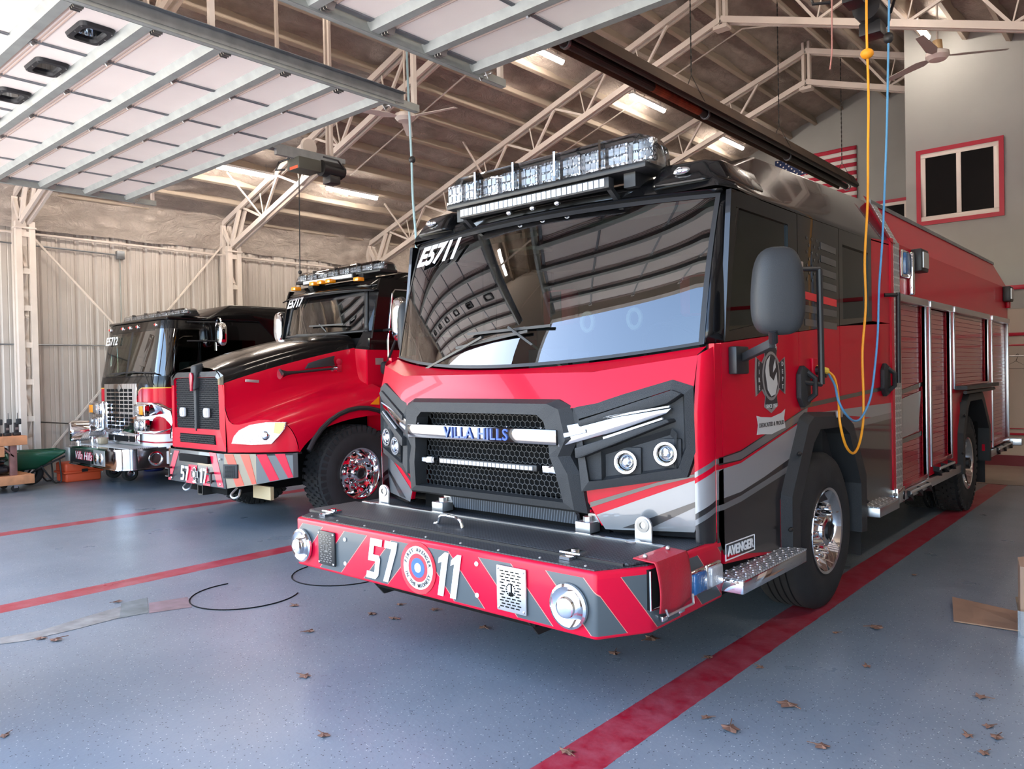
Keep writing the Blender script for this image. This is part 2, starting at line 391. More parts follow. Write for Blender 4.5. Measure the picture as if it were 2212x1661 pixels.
w1 = window('window_1', -3.49, -2.195, YM-.002, 4.07, 5.364)
window('window_2', -5.58, -4.1, YB-.002, 4.55, 5.56)
# expansion joint in the floor
MB().box(-2.2, XR, 12.34, 12.352, .0005, .0025).build('floor', DARK, kind='structure')

# ------------------------------------------------------------------ roof steel
trusses = []
FR = [.63, 4.4, 8.17, 11.94, 15.7]
def lowc(x): return 7.40 - .338*abs(x-RX)
def truss(Y, idx, lab):
    t = thing('roof_truss', lab, 'steel truss', (RX, Y, 0), 'steel roof trusses')
    ko = 9.25; ki = 8.95
    for nm, f_, xe in (('top_chord', lambda x: chord(x)-.06, ko), ('bottom_chord', lowc, ki)):
        c = MB()
        for s in (-1, 1):
            for dy in (-.055, .055):
                c.bar((RX, Y+dy, f_(RX)), (RX+s*xe, Y+dy, f_(RX+s*xe)), .045, .10)
        c.build(nm, STEEL, t)
    # posts: double angle, inner and outer
    for s in (-1, 1):
        for nm, xo, top in (('inner_post', ki, lowc(RX+ki)), ('outer_post', ko, chord(RX+ko)-.1)):
            c = MB()
            for dy in (-.10, .10) if nm == 'inner_post' else (-.06, .06):
                c.box(RX+s*xo-.05, RX+s*xo+.05, Y+dy-.045, Y+dy+.045, 0, top)
            if nm == 'inner_post':
                z = .4
                while z < top: c.box(RX+s*xo-.03, RX+s*xo+.03, Y-.06, Y+.06, z, z+.09); z += .62
            c.build(nm, STEEL, t)
        c = MB(); z = .25; k = 0; zt = lowc(RX+ki)-.1
        while z < zt-.3:
            a, b = (ki, ko) if k % 2 == 0 else (ko, ki)
            c.bar((RX+s*a, Y, z), (RX+s*b, Y, z+.42), .05); z += .42; k += 1
        c.build('lacing', STEEL, t)
        # knee: haunch bars and gusset
        c = MB()
        for dy in (-.06, .06):
            c.bar((RX+s*ko, Y+dy, chord(RX+ko)-.12), (RX+s*ki, Y+dy, lowc(RX+ki)), .05, .08)
            c.bar((RX+s*8.57, Y+dy, chord(RX+8.57)-.1), (RX+s*(ki-.02), Y+dy, lowc(RX+ki)), .05, .08)
        c.box(RX+s*ki-.07, RX+s*ki+.07, Y-.16, Y+.16, lowc(RX+ki)-.12, lowc(RX+ki)-.09)
        c.build('knee_brace', STEEL, t)
        # webs
        c = MB(); xb = 7.78
        while xb > .4:
            zb = lowc(RX+xb)
            for xt, w in ((xb+.72, .04), (xb-.52, .04), (xb+.12, .018)):
                if xt < .1: xt = .1
                c.bar((RX+s*xb, Y, zb+.03), (RX+s*xt, Y, chord(RX+xt)-.1), w)
            xb -= 1.25
        c.build('web', STEEL, t)
        xb = 7.78
        while xb > 3:
            MB().bar((RX+s*xb, Y, lowc(RX+xb)), (RX+s*xb, Y-.75, chord(RX+xb)+.1), .028).build('flange_brace', STEEL, t); xb -= 2.5
    c = MB()
    for dy in (-.07, .07): c.bar((RX+dy*.8, Y, 7.28), (RX+dy*.8, Y, 8.2), .05, .10, (0, 1, 0))
    c.box(RX-.12, RX+.12, Y-.09, Y+.09, 7.24, 7.3); c.build('ridge_post', STEEL, t)
    return t
truss(FR[1], 1, 'pale steel truss frame nearest the camera, its column behind the pine workbench')
truss(FR[2], 2, 'pale steel truss frame landing behind the black and red engine furthest left')
truss(FR[3], 3, 'pale steel truss frame passing over the red hauler truck and crossed by the heater')
truss(FR[4], 4, 'furthest pale steel truss frame, cut off by the grey wall corner')
ORD = 'first second third fourth fifth sixth seventh eighth ninth tenth eleventh twelfth thirteenth fourteenth fifteenth sixteenth'.split()
pk = 0
px_ = []
x = .54
while x < 9.3: px_ += [RX-x, RX+x]; x += .622
for x in sorted(px_):
    p = MB(); zz = chord(x); s = -1 if x < RX else 1
    up = V((.34*(-s) * -1, 0, 1)).normalized()
    a = V((x, YF, zz+.11)); b = V((x, YB, zz+.11))
    p.bar(a, b, .012, .2, up)
    for e in (-1, 1):
        c0 = a+up*(.1*e); c1 = b+up*(.1*e); side = V((1, 0, -.34*s)).normalized()*.035*e
        p.bar(c0+side, c1+side, .07, .012, up)
    o = p.build('roof_purlin', mat('purlin paint', (.38, .32, .26), .6) if pk == 0 else PUR)
    if pk == 0: PUR = o.data.materials[0]
    pk += 1
    tag(o, '%s beige roof purlin from the ridge on the %s slope' % (ORD[round((abs(x-RX)-.54)/.622)], 'left' if x < RX else 'right'), 'purlin', 'roof purlins')

# left wall pipes and braces
o = MB().tube([(XL+.16, YF, 4.24), (XL+.16, YB, 4.20)], .022, 8).build('conduit_pipe', STEEL); tag(o, 'pale pipe running along the top of the left ribbed wall', 'pipe')
o = MB().tube([(XL+.12, 4.1, 4.05), (XL+.12, 6.05, 4.02)], .014, 8).build('conduit_pipe', GALVD); tag(o, 'short dark conduit below the pale pipe leading to a junction box', 'pipe')
jb = MB().box(XL+.07, XL+.16, 6.0, 6.14, 3.95, 4.1).build('junction_box', GALVD, bevel=.01); tag(jb, 'small grey junction box high on the ribbed left wall', 'junction box')
o = MB().tube([(XL+.1, 6.07, 3.95), (XL+.1, 6.07, .8)], .010, 8).build('conduit_pipe', GALV); tag(o, 'thin vertical conduit dropping from the wall junction box', 'pipe')
o = MB().tube([(XL+.1, YF, 2.33), (XL+.1, 8.2, 2.33)], .013, 8).build('conduit_pipe', GALVD); tag(o, 'thin dark horizontal conduit halfway up the ribbed left wall', 'pipe')
cab_ = [V((XL+.14, 4.55+t*4.2, 1.0-.28*math.sin(min(1, t*1.15)*PI*.55)+.05*t)) for t in [i/14 for i in range(15)]]
o = MB().tube(cab_, .012, 6).build('wall_cable', PLAS2); tag(o, 'black cable sagging along the foot of the left wall', 'cable')
for (y0, z0, y1, z1, lab) in ((4.62, 4.15, 8.05, .3, 'thin diagonal brace rod falling from the near column top towards the rear'), (4.62, .3, 8.05, 4.4, 'thin diagonal brace rod rising from the wheelbarrow to the second column')):
    o = MB().bar((XL+.2, y0, z0), (XL+.2, y1, z1), .03).build('brace_rod', STEEL); tag(o, lab, 'brace rod')

# ceiling lights, heater, conduit runs
def led(x, y0, y1, label):
    z = chord(x)-.12
    t = thing('ceiling_light', label, 'ceiling light', (x, (y0+y1)/2, z), 'led tube lights')
    MB().box(x-.05, x+.05, y0, y1, z+.02, z+.06).build('housing', mat('lamp housing', (.7, .7, .7), .5) if led.m is None else led.m, t)
    MB().tube([(x, y0+.02, z), (x, (y0+y1)/2, z), (x, y1-.02, z)], .045, 10).build('light_tube', LEDW, t)
    m_ = MB(); m_.bar((x, y0+.15, z+.05), (x, y0+.15, z+.25), .006).bar((x, y1-.15, z+.05), (x, y1-.15, z+.25), .006); m_.build('hanger', GALVD, t)
led.m = mat('lamp housing', (.7, .7, .7), .5)
led(-13.0, 6.95, 8.1, 'lit led tube light over the black and red engine, beside the black door opener')
led(-13.0, 9.3, 10.6, 'lit led tube light above the red hauler cab, lowest in the row')
led(-8.2, 9.7, 10.9, 'lit led tube light just past the edge of the raised garage door')
led(-8.2, 13.1, 14.4, 'lit led tube light beside the rusty patch of the heater tube')
led(-8.2, 16.9, 18.2, 'lit led tube light nearest the flag under the heater tube')
led(-3.2, 13.5, 14.35, 'lit led tube light beside the right hand ceiling fan')
led(-3.2, 9.7, 10.9, 'lit led tube light above the truck box')
led(-13.0, 13.1, 14.4, 'added unseen led tube light deep behind the hauler')  # this tube and the next are unseen, added to brighten the back
led(-13.0, 16.9, 18.2, 'added unseen led tube light at the far left back')
for x in (-13.0, -8.2, -3.2, 1.6):  # unseen tubes over the raised doors and right bay, added to brighten the hall
    wh = {-13.0: 'left bay', -8.2: 'middle bay', -3.2: 'nearest engine', 1.6: 'free right bay'}[x]
    led(x, 1.2, 2.5, 'added unseen led tube light by the front wall over the %s' % wh)
    led(x, 4.9, 6.2, 'added unseen led tube light in the second row over the %s' % wh)
led(1.6, 9.7, 11, 'added unseen led tube light over the rear of the free right bay')
h = thing('radiant_heater', 'long black radiant heater tube with reflector hanging above the nearest engine', 'heater', (-5.2, 11, 5.3))
hx, hz = -5.2, 5.38
rf = MB().prism([(hx-.2, 5.2, hz-.02), (hx-.1, 5.2, hz+.17), (hx+.1, 5.2, hz+.17), (hx+.2, 5.2, hz-.02), (hx+.21, 5.2, hz-.02), (hx+.105, 5.2, hz+.185), (hx-.105, 5.2, hz+.185), (hx-.21, 5.2, hz-.02)], (0, 11.4, 0)); rf.build('reflector', RUST, h)
for dx in (-.1, .1):
    MB().tube([(hx+dx, 5.2, hz+.04), (hx+dx, 16.75, hz+.04)], .055, 14).build('heater_tube', IRON, h)
MB().tube([(hx-.1, 9.0, hz+.04), (hx-.1, 10.3, hz+.04)], .0575, 14).build('rusty_tube_section', mat('rust', (.22, .05, .02), .8, var=.4, vscale=8), h, label='rust brown section of the tube')
for y in (6.5, 9.9, 13.0, 16.2):
    ch = MB(); z = hz+.42
    for s in (-1, 1): ch.bar((hx+s*.2, y, hz), (hx, y, z), .008)
    ch.build('hanger_triangle', IRON, h)
    c2 = MB(); k = 0
    while z < chord(hx)+.1:
        c2.bar((hx, y, z), (hx, y, z+.05), .006 if k % 2 else .02, .02 if k % 2 else .006, (1, 0, 0)); z += .045; k += 1
    c2.build('hanging_chain', IRON, h)
    MB().lathe([(-.02, .06), (-.02, .075), (.02, .075), (.02, .06)], (hx-.1, y+.6, hz+.04), (0, 1, 0), 20).build('tube_clamp', GALVD, h)
# conduit runs following the slope
for (Y, x0, x1, lab) in ((9.6, -12.6, -8.3, 'thin conduit climbing the slope between the first two light rows'), (13.6, -12.4, -4.0, 'thin conduit climbing the slope past the heater to the ridge')):
    pts = [(x0, Y, chord(x0)-.02), (min(x1, RX-.9), Y, chord(min(x1, RX-.9))-.02)]
    if x1 > RX: pts += [(RX-.4, Y, chord(RX)-.16), (RX+.3, Y, chord(RX)-.3), (x1, Y, chord(x1)-.15)]
    o = MB().tube(pts, .014, 8).build('conduit_pipe', STEEL); tag(o, lab, 'pipe')

# ceiling fans
def fan(x, y, z, a0, label, blade, br=.62):
    t = thing('ceiling_fan', label, 'ceiling fan', (x, y, z))
    MB().cyl((x, y, z+.1), (x, y, chord(x)), .014, 10).build('down_rod', STEEL, t)
    MB().lathe([(.22, .0), (.22, .06), (.1, .07), (.08, .0)], (x, y, z), (0, 0, 1), 18).build('canopy', mat('tan canopy', (.55, .38, .2), .6) if fan.c is None else fan.c, t, smooth=True)
    MB().lathe([(.09, 0), (.085, .09), (.05, .15), (.0, .155), (-.05, .11), (-.07, 0)], (x, y, z), (0, 0, 1), 24).build('motor', WHT2, t, smooth=True)
    for k in range(3):
        a = a0+2*PI*k/3; d = V((math.cos(a), math.sin(a), 0)); e = V((-d.y, d.x, .18)).normalized(); c = V((x, y, z))
        b = MB().prism([c+d*.14-e*.03, c+d*.3-e*.075, c+d*(.14+br)-e*.05, c+d*(.14+br)+e*.05, c+d*.3+e*.075, c+d*.14+e*.03], (0, 0, .008)); b.build('blade', blade, t)
fan.c = mat('tan canopy', (.55, .38, .2), .6); WHT2 = mat('fan white', (.72, .66, .62), .5)
fan(-8.8, 7.74, 5.53, .25, 'white three blade ceiling fan hanging between the two raised doors', WHT2, .75)
fan(-2.6, 12.2, 6.0, .5, 'white ceiling fan with grey blades beside the grey wall above the window', mat('grey blade', (.42, .39, .37), .5), .75)

# flag on the back wall
fx0, fx1, fz0, fz1 = -7.9, -5.91, 5.69, 6.98; fy = YB-.03
ft = thing('wall_flag', 'large stars and stripes flag hung on the far grey wall behind the heater', 'flag', (fx0, fy, fz0))
hh = (fz1-fz0)/13
def wav(x, z): return fy-.012*math.sin(x*7+z*2)-.006*math.sin(z*11)
def cloth(x0, x1, z0, z1, m, nm, dy=0):
    MB().grid(lambda u, v: (x0+(x1-x0)*u, wav(x0+(x1-x0)*u, z0+(z1-z0)*v)+dy, z0+(z1-z0)*v), 24, 2).build(nm, m, ft, smooth=True, solid=.004)
for i in range(13):
    z1 = fz1-i*hh; cloth(fx0, fx1, z1-hh, z1, FLGR if i % 2 == 0 else FLGW, 'stripe')
cw = .42*(fx1-fx0)
cloth(fx0, fx0+cw, fz1-7*hh, fz1, FLGB, 'canton', -.006)
def star(c, r, d=(0, -.004, 0), ex=(1, 0, 0), ey=(0, 0, 1), n=5, ri=.4, a0=PI/2):
    pts = []
    for k in range(2*n):
        a = a0+PI*k/n; rr = r if k % 2 == 0 else r*ri; pts.append(V(c)+V(ex)*math.cos(a)*rr+V(ey)*math.sin(a)*rr)
    return pts
for r_ in range(9):
    for c_ in range(6 if r_ % 2 == 0 else 5):
        sx = fx0+cw*((c_+.5)/6+(.083 if r_ % 2 else 0)); sz = fz1-7*hh*(r_+.6)/9.4
        MB().prism(star((sx, wav(sx, sz)-.010, sz), .028), (0, -.003, 0)).build('star', FLGW, ft)
# ------------------------------------------------------------------ raised sectional doors
def garage_door(name, x0, x1, yend, z, nsec, windows, seed):
    r = struct_root(name, (x0, yend, z)); sec = .525
    track_x = (x0-.04, x1+.04); W = x1-x0; ncol = 7
    for k in range(nsec):
        y1 = yend-k*sec; y0 = y1-sec+.008
        MB().box(x0, x1, y0, y1, z, z+.045).build('door_section', DOORP, r)
        # rounded pressed edge profile lines along each joint
        ln = MB()
        for dy in (.012, .04, .065): ln.tube([(x0, y0+dy, z-.002), (x1, y0+dy, z-.002)], .007, 6)
        ln.build('section_joint', mat('joint brown', (.62, .50, .44), .5) if garage_door.m is None else garage_door.m, r)
        # strut: bright galvanised hat channel along the section's back edge
        ys = y1-.06
        st = MB().prism([(x0-.06, ys-.075, z), (x0-.06, ys-.04, z-.055), (x0-.06, ys+.03, z-.055), (x0-.06, ys+.06, z), (x0-.06, ys+.055, z), (x0-.06, ys+.027, z-.05), (x0-.06, ys-.037, z-.05), (x0-.06, ys-.07, z)], (W+.12, 0, 0))
        st.build('strut', GALV, r)
        for c in range(ncol):
            xc = x0+.03+(W-.06)*c/(ncol-1); w = .05 if c in (0, ncol-1) else .03
            MB().box(xc-w/2, xc+w/2, y0+.02, ys-.075, z-.012, z+.001).build('stile', GALVD, r)
            h_ = MB(); h_.box(xc-.035, xc+.035, y0-.05, y0+.05, z-.014, z-.010).cyl((xc-.035, y0, z-.018), (xc+.035, y0, z-.018), .010, 8)
            if c in (0, ncol-1):
                for q in (-.03, 0, .03): h_.prism([(xc+q, y0-.05, z-.01), (xc+q, y0+.05, z-.01), (xc+q, y0+.03, z-.07), (xc+q, y0-.03, z-.07)], (.004, 0, 0))
            else: h_.prism([(xc-.01, y0-.02, z-.01), (xc-.01, y0+.05, z-.01), (xc-.01, y0+.01, z-.045)], (.02, 0, 0))
            h_.build('hinge', ZINC, r)
        for tx, s in ((x0, -1), (x1, 1)):
            MB().cyl((tx-.05*s, y0, z-.03), (tx+.07*s, y0, z-.03), .008, 8).build('roller', ZINC, r)
        if k in windows:
            for c in range(ncol-1):
                if c % 1: continue
                xc = x0+.03+(W-.06)*(c+.5)/(ncol-1); yc = y0+.25; a, b = .17, .125
                fr = MB()
                def rr(a, b, zz, n=6, rad=.05):
                    o = []
                    for (sx, sy, a0) in ((1, 1, 0), (-1, 1, 90), (-1, -1, 180), (1, -1, 270)):
                        for q in range(n+1):
                            an = math.radians(a0+90*q/n); o.append(V((xc+sx*(a-rad)+rad*math.cos(an), yc+sy*(b-rad)+rad*math.sin(an), zz)))
                    return o
                A = rr(a, b, z-.002); B = rr(a-.01, b-.01, z-.028); C = rr(a-.045, b-.045, z-.03); D = rr(a-.05, b-.05, z-.006)
                for P, Q in ((A, B), (B, C), (C, D)):
                    for i in range(len(P)): j = (i+1) % len(P); fr.poly([P[i], P[j], Q[j], Q[i]])
                w_ = fr.build('window_frame', PLAS2, r, smooth=True)
                MB().poly(D).build('window_pane', PANEG, w_)
                sc = MB()
                for (sx, sy) in ((-1, -1), (0, -1), (1, -1), (-1, 1), (0, 1), (1, 1)):
                    sc.cyl((xc+sx*.12, yc+sy*.103, z-.028), (xc+sx*.12, yc+sy*.103, z-.033), .006, 6)
                sc.build('screws', ZINC, w_)
    # end brackets at the last edge
    for tx, s in ((x0, -1), (x1, 1)):
        b_ = MB()
        for q in (-.05, .03): b_.prism([(tx+q, yend-.05, z), (tx+q, yend+.08, z-.02), (tx+q, yend+.02, z-.09)], (.008, 0, 0))
        b_.cyl((tx-.07*s, yend+.03, z-.05), (tx+.1*s, yend+.03, z-.05), .009, 8)
        b_.build('top_bracket', ZINC, r)
    # tracks
    for tx, s in ((x0-.06, -1), (x1+.06, 1)):
        tr = MB(); ye = yend+.32
        tr.box(tx-.02, tx+.02, YF+.25, ye, z-.065, z-.061).box(tx-.03, tx-.026, YF+.25, ye, z-.065, z+.0).box(tx+.026, tx+.03, YF+.25, ye, z-.065, z+.0)
        tr.build('track', GALV, r)
        MB().box(tx+s*.035, tx+s*.039, YF+.25, ye-.2, z-.04, z+.05).box(tx+s*.035, tx+s*.085, YF+.25, ye-.2, z+.046, z+.05).build('track_angle', GALVD, r)
        for yy in (1.3, 2.9, ye-.04):
            MB().box(tx-.02, tx+.02, yy-.02, yy+.02, z-.03, z+1.3 if yy < ye-.1 else z+.9).build('track_hanger', STEEL, r)
garage_door.m = mat('joint brown', (.55, .42, .36), .5)  # joint lines browner than the panel skin
PANEG = glass('door window pane', (.10, .11, .12), .4)
garage_door('door_2', -10.9, -5.5, 4.62, 4.2, 7, (4,), 1)
garage_door('door_1', -4.38, .95, 4.72, 4.2, 7, (), 2)

# ------------------------------------------------------------------ door openers
def opener(x, y, z, label, far=False):
    t = thing('door_opener', label, 'door opener', (x, y, z))
    MB().box(x-.10, x+.02, y-.55, y+.5, z+.10, z+.16).box(x-.03, x+.02, y-.5, y+.45, z+.03, z+.1).build('rail', GALVD, t)
    k = .45 if far else .85
    MB().box(x-.17*k, x+.13*k, y-.30*k, y+.08*k, z-.12*k, z+.05*k).build('control_box', PLAS2 if far else mat('olive housing', (.07, .072, .06), .5), t, bevel=.008)
    MB().box(x-.1*k, x+.1*k, y-.302*k-.001, y-.30*k, z-.115*k, z-.075*k).build('warning_label', PLAS if far else ORG, t)
    MB().cyl((x+.02, y+.12, z-.02), (x+.02, y+.42, z-.02), .10, 20).cyl((x+.02, y+.42, z-.02), (x+.02, y+.46, z-.02), .07, 20).build('motor', PLAS2, t, smooth=True)
    MB().box(x-.06, x+.1, y+.2, y+.36, z-.2, z-.1).build('gear_box', PLAS2, t, bevel=.01)
    MB().lathe([(-.02, 0), (-.02, .10), (-.005, .12), (.005, .12), (.02, .10), (.02, 0)], (x-.2, y+.1, z+.28), (1, 0, 0), 24).build('pulley', WHT2, t, smooth=True)
    MB().tube([(x-.1, y-.25, z+.05), (x-.25, y-.3, z+.02), (x-.2, y-.38, z-.1), (x-.1, y-.32, z-.1)], .012, 6).build('cable_loop', PLAS2, t); MB().tube([(x+.1, y+.1, z+.1), (x+.2, y+.25, z+.06), (x+.12, y+.4, z)], .012, 6).build('cable_loop', PLAS2, t)
    # drive arm back to the door
    MB().bar((x-.04, y-.5, z+.14), (x-.04, 4.7, z+.09), .03, .05).bar((x-.04, 4.9, z+.12), (x-.04, 4.68, z-.06), .03, .03).build('drive_arm', DARK, t)
    for dx, dy in ((-.08, .3), (.0, .3), (-.08, -.4)):
        MB().bar((x+dx, y+dy, z+.15), (x+dx, y+dy, chord(x)), .035, .035, (0, 1, 0)).build('hanger', STEEL, t)
    return t
opener(-8.15, 5.62, 4.3, 'grey and black chain door opener hanging behind the left raised door')
opener(-1.84, 6.15, 4.42, 'black motor door opener hanging at the top right above the orange cord', True)

# ------------------------------------------------------------------ hanging cords
def smooth_path(pts, n=8):
    pts = [V(p) for p in pts]; out = []
    P = [pts[0]]+pts+[pts[-1]]
    for i in range(1, len(P)-2):
        a, b, c, d = P[i-1:i+3]
        for k in range(n):
            t = k/n; out.append(.5*((2*b)+(-a+c)*t+(2*a-5*b+4*c-d)*t*t+(-a+3*b-3*c+d)*t**3))
    out.append(pts[-1]); return out
def pxpath(l): return smooth_path([at(x, y, 'x', X) for x, y, X in l])
co = thing('extension_cord', 'orange extension cord hanging from above and looping to the red engine side inlet', 'cord', at(1866, 640, 'x', -1.66))
MB().tube(pxpath([(1872, -90, -1.68), (1872, 60, -1.68), (1876, 200, -1.68), (1875, 330, -1.67), (1874, 440, -1.66), (1868, 560, -1.66), (1870, 660, -1.66), (1863, 760, -1.67), (1865, 850, -1.67), (1864, 915, -1.67), (1855, 962, -1.67), (1842, 979, -1.67), (1826, 960, -1.68), (1814, 910, -1.69), (1811, 860, -1.72), (1803, 818, -1.78), (1790, 803, -1.82)]), .0085, 8).build('cable', CORDO, co, smooth=True)
p = at(1873, 116, 'x', -1.68); MB().ell(p, .045, .045, .035, 14, 8).build('stop_ball', CORDO, co, smooth=True)
p = at(1786, 801, 'x', -1.80); MB().cyl(p, p+V((-.04, -.10, .02)), .022, 10).build('plug', mat('yellow plug', (.85, .6, .08), .5), co, smooth=True)
cb = thing('air_hose', 'blue air line hanging from above beside the orange cord', 'hose', at(1905, 430, 'x', -1.62))
MB().tube(pxpath([(1922, -90, -1.58), (1920, 40, -1.58), (1918, 160, -1.58), (1915, 300, -1.58), (1910, 430, -1.6), (1906, 520, -1.6), (1899, 620, -1.62), (1896, 720, -1.63), (1889, 800, -1.64), (1880, 860, -1.65), (1862, 900, -1.66), (1845, 909, -1.67), (1826, 893, -1.68), (1811, 865, -1.7), (1803, 832, -1.75), (1790, 808, -1.81)]), .0075, 8).build('hose_line', CORDB, cb, smooth=True)
p = at(1919, 82, 'x', -1.58); MB().ell(p, .035, .035, .04, 12, 8).build('stop_ball', PLAS2, cb, smooth=True)
o = MB().tube(pxpath([(1797, -60, -2.6), (1797, 60, -2.6), (1797, 110, -2.6), (1793, 150, -2.6)]), .007, 6).build('pull_cord', mat('pink cord', (.65, .32, .30), .6)); tag(o, 'short pink pull cord hanging left of the orange cord', 'cord')
ah = thing('air_hose', 'pale grey blue hose dropping from the roof to the left corner of the nearest engine', 'hose', at(890, 345, 'y', 5.2))
MB().tube(smooth_path([at(878, 90, 'y', 5.2), at(882, 200, 'y', 5.15), at(889, 345, 'y', 5.05), at(892, 430, 'y', 4.95), at(899, 520, 'y', 4.75), at(901, 600, 'y', 4.75)]), .011, 8).build('hose_line', CORDG, ah, smooth=True)
MB().ell(at(890, 345, 'y', 5.05), .035, .035, .035, 12, 8).build('stop_ball', PLAS2, ah, smooth=True)
ac = thing('extension_cord', 'dark cord with ball dropping beside the light bar of the red hauler', 'cord', at(648, 500, 'y', 6.6))
MB().tube([at(646, 385, 'y', 6.6), at(648, 586, 'y', 6.6), at(649, 640, 'y', 6.6)], .009, 6).build('cable', PLAS2, ac)
MB().ell(at(648, 588, 'y', 6.6), .03, .03, .03, 12, 8).build('stop_ball', PLAS2, ac, smooth=True)
# ------------------------------------------------------------------ nearest fire engine (cab over, unit 5711)
CX = -3.16; SR = -1.85; SL = 2*CX-SR
E1 = thing('fire_engine', 'big red and black fire engine in front with mesh grille and chevron bumper, marked E5711', 'fire engine', (CX, 8, 0))
def R_(dx, y, z): return V((CX+dx, y, z))
def wsb(q): return (3.44+.315*q*q, 1.69+.10*q*q)          # windscreen foot (q = dx/1.25)
def wst(q): return (3.875+.11*q*q, 2.665-.03*q*q)          # windscreen head
def ws(u, v):
    q = 2*u-1; dxb, dxt = 1.235*q, 1.235*q; yb, zb = wsb(q); yt, zt = wst(q)
    y = yb+(yt-yb)*v - .05*math.sin(PI*v)*(1-.6*q*q); return R_(dxb+(dxt-dxb)*v, y, zb+(zt-zb)*v)
MB().grid(ws, 40, 12).build('windshield', GLS, E1, smooth=True)
# black frit border
fb = MB()
def frit(u0, u1, v0, v1, nu, nv): fb.grid(lambda a, b: ws(u0+(u1-u0)*a, v0+(v1-v0)*b)+V((0, -.003, 0)), nu, nv)
frit(0, 1, .965, 1, 40, 1); frit(0, 1, 0, .02, 40, 1); frit(0, .01, 0, 1, 1, 12); frit(.99, 1, 0, 1, 1, 12)
fb.build('windshield_border', PLAS2, E1, smooth=True)
# unit number on the glass
tm = text_mb('E5711', .21, shear=.25, extrude=.001, align='LEFT', bold=.008)
o0 = ws(.035, .865); eu = (ws(.2, .865)-o0).normalized(); ev = (ws(.035, .93)-ws(.035, .8)).normalized()
place(tm, o0+V((0, -.02, 0)), eu, ev); tm.tf(lambda p: p+V((0, -.012, 0))); tm.build('unit_number', WHTR, E1)
# A pillars
for s in (1, -1):
    def pil(a, v):
        q = 1; yb, zb = wsb(1); yt, zt = wst(1)
        A = V((1.225, yb+(yt-yb)*v-.02*math.sin(PI*v), zb+(zt-zb)*v)); B = V((1.31, yb+.09+(yt-yb)*v, zb+.01+(zt-zb)*v))
        Cc = V((1.29, (A.y+B.y)/2-.015, (A.z+B.z)/2)); t = a
        P = A*(1-t)**2+Cc*2*t*(1-t)+B*t*t
        return R_(s*P.x, P.y, P.z)
    MB().grid(pil, 6, 10).build('a_pillar', BLK, E1, smooth=True, solid=.03)
# cab sides: upper glossy black band with window openings, lower red panels
def sideplate(pts, m, nm, x=None, th=.03, s=1, par=E1, **k):
    xx = SR if x is None else x; q = [(xx, y, z) for y, z in pts]
    mb = MB().prism(q, (-th, 0, 0))
    if s < 0: mb = mb.flipped(CX)
    return mb.build(nm, m, par, **k)
def z_bnd(y): return 1.80+(y-3.83)*(2.015-1.80)/(6.46-3.83)
for s in (1, -1):
    # front door
    w0 = [(3.99, 2.56), (4.74, 2.57), (4.74, 1.99), (3.87, 1.93)]
    fr = MB()
    out = [(3.955, 2.635), (4.885, 2.635), (4.885, z_bnd(4.885)), (3.845, z_bnd(3.845))]
    w0 = [(4.01, 2.545), (4.74, 2.545), (4.74, 1.97), (3.90, 1.86)]
    def ring(o, i, x):
        for k in range(4):
            j = (k+1) % 4; fr.prism([(x, *o[k]), (x, *o[j]), (x, *i[j]), (x, *i[k])], (-.03, 0, 0))
    ring(out, w0, SR)
    fr = fr if s > 0 else fr.flipped(CX); fr.build('door_window_surround', BLK, E1)
    g = MB().prism([(SR-.012, *p) for p in w0], (-.006, 0, 0)); (g if s > 0 else g.flipped(CX)).build('door_window', GLSS if s > 0 else GLSD, E1)
    sideplate([(4.893, 2.635), (5.66, 2.64), (5.66, z_bnd(5.66)), (4.893, z_bnd(4.893))], BLK, 'side_panel', s=s)
    fr = MB(); out = [(5.668, 2.64), (6.42, 2.645), (6.42, z_bnd(6.42)), (5.668, z_bnd(5.668))]; w1_ = [(5.745, 2.535), (6.34, 2.535), (6.34, 2.04), (5.745, 2.0)]
    ring(out, w1_, SR); fr = fr if s > 0 else fr.flipped(CX); fr.build('rear_window_surround', BLK, E1)
    g = MB().prism([(SR-.02, *p) for p in w1_], (-.006, 0, 0)); (g if s > 0 else g.flipped(CX)).build('rear_cab_window', GLSD, E1)
    # lower panels
    arch = [(4.86, 1.33), (4.60, .95), (4.55, .58)]
    sideplate([(3.72, .80), (3.795, .70), (3.795, 1.79), (3.72, 1.79)], RED, 'corner_panel', s=s)
    sideplate([(3.802, .62), (4.56, .55)]+[(4.56, .95), (4.87, 1.34), (4.885, 1.345), (4.885, z_bnd(4.885)-.004), (3.802, z_bnd(3.802)-.004)], RED, 'front_door_panel', s=s)
    sideplate([(4.893, 1.345), (5.66, 1.31), (5.66, z_bnd(5.66)-.004), (4.893, z_bnd(4.893)-.004)], RED, 'door_panel', s=s)
    sideplate([(5.668, 1.31), (5.86, 1.2), (6.12, .85), (6.12, .55), (6.96, .55), (6.96, z_bnd(6.42)), (5.668, z_bnd(5.668)-.004)], RED, 'rear_door_panel', s=s)
    sideplate([(6.425, z_bnd(6.42)), (6.96, z_bnd(6.42)), (6.96, 2.70), (6.425, 2.66)], RED, 'cab_rear_post', s=s)
# inner skin so gaps stay dark
MB().box(CX-1.2, CX+1.2, 5.6, 6.9, .8, 2.6).build('cab_rear_bulkhead', INT, E1)
MB().box(CX-1.25, CX+1.25, 3.75, 6.9, .72, .80).build('cab_floor', INT, E1)
